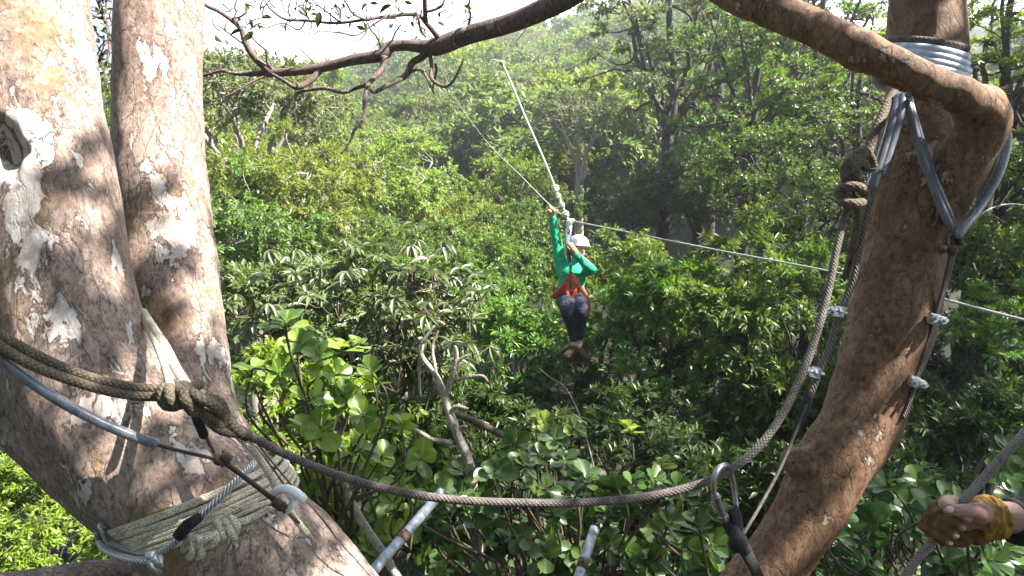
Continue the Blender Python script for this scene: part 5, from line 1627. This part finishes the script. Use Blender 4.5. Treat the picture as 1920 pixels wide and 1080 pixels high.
o = mb.build('carabiner', M['galv'], rider); o.parent = hro; o.location = (0, 0, 0)

# ------------------------------------------------------------------ the guide's arm and the rope it grips
M['skin_pink'] = plain_mat('skin_pink', (0.28, 0.155, 0.12), 0.5, spec=0.5, var=0.12, scale=120, bmp=0.25, bdist=0.001)
M['glove_shaded'] = plain_mat('glove_shaded', (0.115, 0.062, 0.020), 0.85, var=0.5, scale=60, bmp=0.6, bdist=0.004)  # leather colour darkened to carry the shade on the hand
M['glove_beige'] = plain_mat('glove_beige', (0.46, 0.33, 0.23), 0.8, var=0.2, scale=90, bmp=0.5, bdist=0.002)
M['sleeve'] = plain_mat('sleeve', (0.022, 0.022, 0.032), 0.7, var=0.4, scale=60, bmp=0.5, bdist=0.004)

HD = 0.95
PH = lambda a, b, d: P(a, b, d * 1.20)
JH = lambda a, b, d, r: [*PH(a, b, d), r]
TBH = lambda mb_, rows, ns=12: mb_.tube(np.array([JH(*q) for q in rows]), ns=ns, step=0.02, round_caps=True)
hr_ = thing('brake_rope', 'grey braided rope slanting through the gloved hand at the lower right', 'rope', PH(1790, 960, HD))
mb = MB()
rope(mb, [(x_, y_, d_ * 1.2) for x_, y_, d_ in [(1660, 1150, 0.99), (1705, 1070, 0.975), (1748, 1015, 0.96), (1778, 978, 0.95), (1804, 944, 0.945), (1850, 890, 0.94), (1900, 835, 0.93), (1990, 735, 0.92)]], 0.0078, ns=14)
mb.build('line', M['rope_grey'], hr_)
guide = thing('person', 'guide reaching in at the edge, dark sleeve and ochre glove gripping a rope', 'person', PH(2100, 1000, HD))
rope_ax = unit(PH(1804, 944, 0.945) - PH(1748, 1015, 0.96))
arm = MB()
SH = np.array([1.66, 0.80, 9.86]); EL = PH(2330, 1000, 1.0)
WR = [[*PH(2050, 980, 0.98), .040], [*PH(1930, 972, 0.965), .032], [*PH(1880, 970, 0.96), .0285], [*PH(1850, 970, 0.96), .031]]
arm.tube(np.array([[*SH, .055], [*((SH + EL) / 2), .050], [*EL, .044]] + WR), ns=16, step=0.02, round_caps=True)
GX, GY = 1.84, 0.72
arm.tube(np.array([[GX, GY, 9.30, .13], [GX, GY, 9.80, .14], [GX, GY, 9.92, .09], [GX - .01, GY + .02, 10.02, .058], [GX - .02, GY + .04, 10.10, .06]]), ns=16, step=0.03, round_caps=True)
arm.ball((GX - .02, GY + .05, 10.20), (.078, .095, .115)); arm.ball((GX - .03, GY + .09, 10.13), (.055, .06, .06)); arm.ball((GX - .035, GY + .15, 10.17), (.013, .02, .02))
# palm
arm.ball(PH(1826, 975, 0.968), (0.040, 0.021, 0.036), axes=np.array([unit(RGT), unit(FWD), unit(UPV)]))
arm.ball(PH(1800, 980, 0.972), (0.034, 0.018, 0.036), axes=np.array([unit(RGT), unit(FWD), unit(UPV)]))
arm.ball(PH(1838, 962, 0.945), (0.026, 0.018, 0.020), axes=np.array([unit(RGT), unit(FWD), unit(UPV)]))
fing = [(1.62, 0.0082), (0.55, 0.0088), (-0.50, 0.0085), (-1.45, 0.0074)]
ctr = PH(1776, 981, 0.951)
perp = unit(RGT - rope_ax * np.dot(RGT, rope_ax))
dep = unit(np.cross(rope_ax, perp)); dep = dep if np.dot(dep, FWD) > 0 else -dep
for i, (o, r0) in enumerate(fing):
    c = ctr + rope_ax * o * 0.0185
    ln = (1.0, 1.08, 1.02, 0.85)[i]
    rows = [(c + perp * 0.030 + dep * 0.020, r0 * 1.1), (c + perp * 0.004 * ln + dep * 0.026, r0 * 1.08), (c - perp * 0.021 * ln + dep * 0.014, r0 * 1.06), (c - perp * 0.024 * ln - dep * 0.008, r0),
            (c - perp * 0.010 - dep * 0.0205, r0 * 0.95), (c + perp * 0.008 - dep * 0.0195, r0 * 0.88)]
    arm.tube(np.array([[*p_, r_] for p_, r_ in rows]), ns=12, step=0.005, round_caps=True)
# thumb: from the side of the palm, lying across the finger tips
arm.tube(np.array([[*PH(1846, 968, 0.945), .0125], [*PH(1826, 958, 0.928), .0118], [*PH(1806, 956, 0.920), .0105], [*PH(1790, 957, 0.916), .0102], [*PH(1779, 958, 0.918), .0088]]), ns=12, step=0.005, round_caps=True)
link('body', fuse(arm, 0.0018, 3), M['skin_pink'], guide)
mb = MB()
mb.ball(PH(1781, 955, 0.9085), (0.0075, 0.0028, 0.0058), axes=np.array([unit(RGT), unit(FWD + 0.2 * UPV), unit(UPV)]))
mb.build('thumbnail', plain_mat('nail', (0.62, 0.42, 0.36), 0.25, spec=0.6, var=0.05), guide)
# glove over palm, back of hand and finger roots; loose cuff
gv_ = MB()
gv_.ball(PH(1830, 985, 0.972), (0.040, 0.026, 0.036), axes=np.array([unit(RGT), unit(FWD), unit(UPV)]))
gv_.ball(PH(1795, 992, 0.976), (0.036, 0.022, 0.034), axes=np.array([unit(RGT + 0.4 * UPV), unit(FWD), unit(UPV - 0.4 * RGT)]))
gv_.tube(np.array([[*PH(1862, 970, 0.962), .033], [*PH(1850, 970, 0.962), .033], [*PH(1836, 974, 0.964), .032]]), ns=20, step=0.006)
for i, (o, r0) in enumerate(fing):
    c = ctr + rope_ax * o * 0.0185
    ln = (1.0, 1.08, 1.02, 0.85)[i]
    if i == 0:
        continue
    rows = [(c + perp * 0.030 + dep * 0.020, r0 + .004), (c + perp * 0.004 * ln + dep * 0.026, r0 + .0038), (c - perp * 0.022 * ln + dep * 0.014, r0 + .0036), (c - perp * 0.026 * ln - dep * 0.006, r0 + .0032), (c - perp * 0.012 - dep * 0.0205, r0 * .97 + .0028), (c - perp * 0.004 - dep * 0.0205, r0 * .95 + .0024)]
    gv_.tube(np.array([[*p_, r_] for p_, r_ in rows]), ns=12, step=0.005, round_caps=True)


def crease(v_, n_):
    w = fbm(v_ * np.array([70, 70, 22.0]), 2, 3)
    return v_ + n_ * (0.0022 * (1 - 2 * np.abs(w)))[:, None]


cf = MB()
cf.tube(np.array([[*PH(1868, 970, 0.962), .0375], [*PH(1855, 970, 0.962), .0385], [*PH(1842, 971, 0.962), .0355], [*PH(1832, 972, 0.962), .033]]), ns=24, step=0.004)
glo = link('glove', fuse(gv_, 0.002, 3, crease), M['glove_shaded'], guide)
M['glove_cuff_sunlit'] = plain_mat('glove_cuff_sunlit', (0.30, 0.165, 0.035), 0.8, var=0.35, scale=80, bmp=0.7, bdist=0.004)  # same leather made lighter, sunlight on the cuff put into the colour
o = link('cuff', fuse(cf, 0.0018, 2, lambda v_, n_: v_ + n_ * (0.0035 * (1 - 2 * np.abs(fbm(v_ * np.array([120, 60, 28.0]), 2, 13))))[:, None]), M['glove_cuff_sunlit'], guide)
o.parent = glo; o.location = (0, 0, 0)
mb = MB()
c = ctr + rope_ax * 1.62 * 0.0185
mb.tube(np.array([[*(c + perp * 0.032 + dep * 0.018), .0125], [*(c + perp * 0.012 + dep * 0.016 + rope_ax * 0.006), .014], [*(c - perp * 0.010 + dep * 0.012 + rope_ax * 0.006), .014], [*(c - perp * 0.024 + dep * 0.002), .0125]]), ns=14, step=0.005, round_caps=True)
o = mb.build('finger_patch', M['glove_beige'], guide)
o.parent = glo; o.location = (0, 0, 0)
sv = MB()
sv.tube(np.array([[*SH, .075], [*((SH + EL) / 2), .068], [*EL, .062]] + [JH(*q) for q in [(2050, 982, 0.98, .056), (1960, 980, 0.97, .048), (1915, 978, 0.965, .042), (1896, 977, 0.963, .0385)]]), ns=24, step=0.008)
sv.tube(np.array([[GX, GY, 9.12, .155], [GX, GY, 9.45, .15], [GX, GY, 9.72, .165], [GX, GY, 9.90, .12], [GX, GY, 9.96, .075]]), ns=24, step=0.02)
sv.tube(np.array([[*SH, .078], [GX, GY, 9.82, .10], [2 * GX - SH[0], GY - .06, 9.84, .075], [2 * GX - SH[0] + .05, GY - .03, 9.55, .062], [2 * GX - SH[0], GY + .1, 9.32, .05]]), ns=16, step=0.02, round_caps=True)
link('jacket', fuse(sv, 0.004, 2, lambda v_, n_: v_ + n_ * (0.004 * (1 - 2 * np.abs(fbm(v_ * np.array([45, 30, 30.0]), 2, 5))))[:, None]), M['sleeve'], guide)

lg = MB()
for k in (-1, 1):
    lg.tube(np.array([[GX + .08 * k, GY, 9.16, .10], [GX + .10 * k, GY + .02, 8.80, .078], [GX + .11 * k, GY, 8.42, .055]]), ns=16, step=0.03, round_caps=True)
lg.ball((GX, GY, 9.15), (.165, .12, .11))
link('trousers', fuse(lg, 0.008, 3, cloth(0.004, (16, 16, 30), 8)), M['jean'], guide)
for k in (-1, 1):
    lg = MB()
    lg.tube(np.array([[GX + .11 * k, GY, 8.44, .056], [GX + .11 * k, GY - .01, 8.375, .052]]), ns=14, step=0.02, round_caps=True)
    lg.tube(np.array([[GX + .11 * k, GY - .05, 8.37, .045], [GX + .12 * k, GY + .09, 8.365, .046], [GX + .125 * k, GY + .17, 8.36, .038]]), ns=14, step=0.02, round_caps=True)
    link('boot', fuse(lg, 0.006, 2), M['boot'], guide)
hl = MB()
hl.ball((GX - .02, GY + .04, 10.235), (.112, .135, .105))
hl.tube(np.array([[GX - .02 + .118 * math.cos(t), GY + .04 + .142 * math.sin(t), 10.215] for t in np.linspace(0, 2 * math.pi, 24)]), 0.008, ns=8, smooth=False)
hl.build('helmet', M['helmet'], guide)
dk = thing('platform_deck', 'plank deck on steel bearers under the guide with the glove', 'platform', (1.9, 0.3, 8.2))
M['plank'] = plain_mat('plank', (0.20, 0.14, 0.09), 0.85, var=0.4, scale=12, bmp=0.6, bdist=0.004, streak=(1, 8, 1))
mb = MB()
for i in range(11):
    mb.box((1.95, -0.60 + i * 0.148, 8.285), (1.25, 0.138, 0.04))
mb.build('planks', M['plank'], dk, smooth=False)
mb = MB()
for k in (1.45, 2.4):
    mb.tube(np.array([[k, -0.75, 8.24], [k, 1.05, 8.24]]), 0.024, ns=12, step=0.3)
mb.build('bearers', M['pole'], dk)

# ------------------------------------------------------------------ the hazy air over the valley
mb = MB()
mb.box((0, 100, 25), (420, 290, 130))
m = bpy.data.materials.new('haze')
m.use_nodes = True
m.node_tree.nodes.clear()
ho_ = m.node_tree.nodes.new('ShaderNodeOutputMaterial')
pv_ = m.node_tree.nodes.new('ShaderNodeVolumePrincipled')
pv_.inputs['Color'].default_value = (0.93, 0.96, 1.0, 1)
pv_.inputs['Density'].default_value = 0.0019
pv_.inputs['Anisotropy'].default_value = 0.35
m.node_tree.links.new(pv_.outputs[0], ho_.inputs['Volume'])
hz = mb.build('haze', m, None, smooth=False)
hz['kind'] = 'stuff'
hz['label'] = 'pale haze in the air over the valley'

print('objects', len(bpy.data.objects))
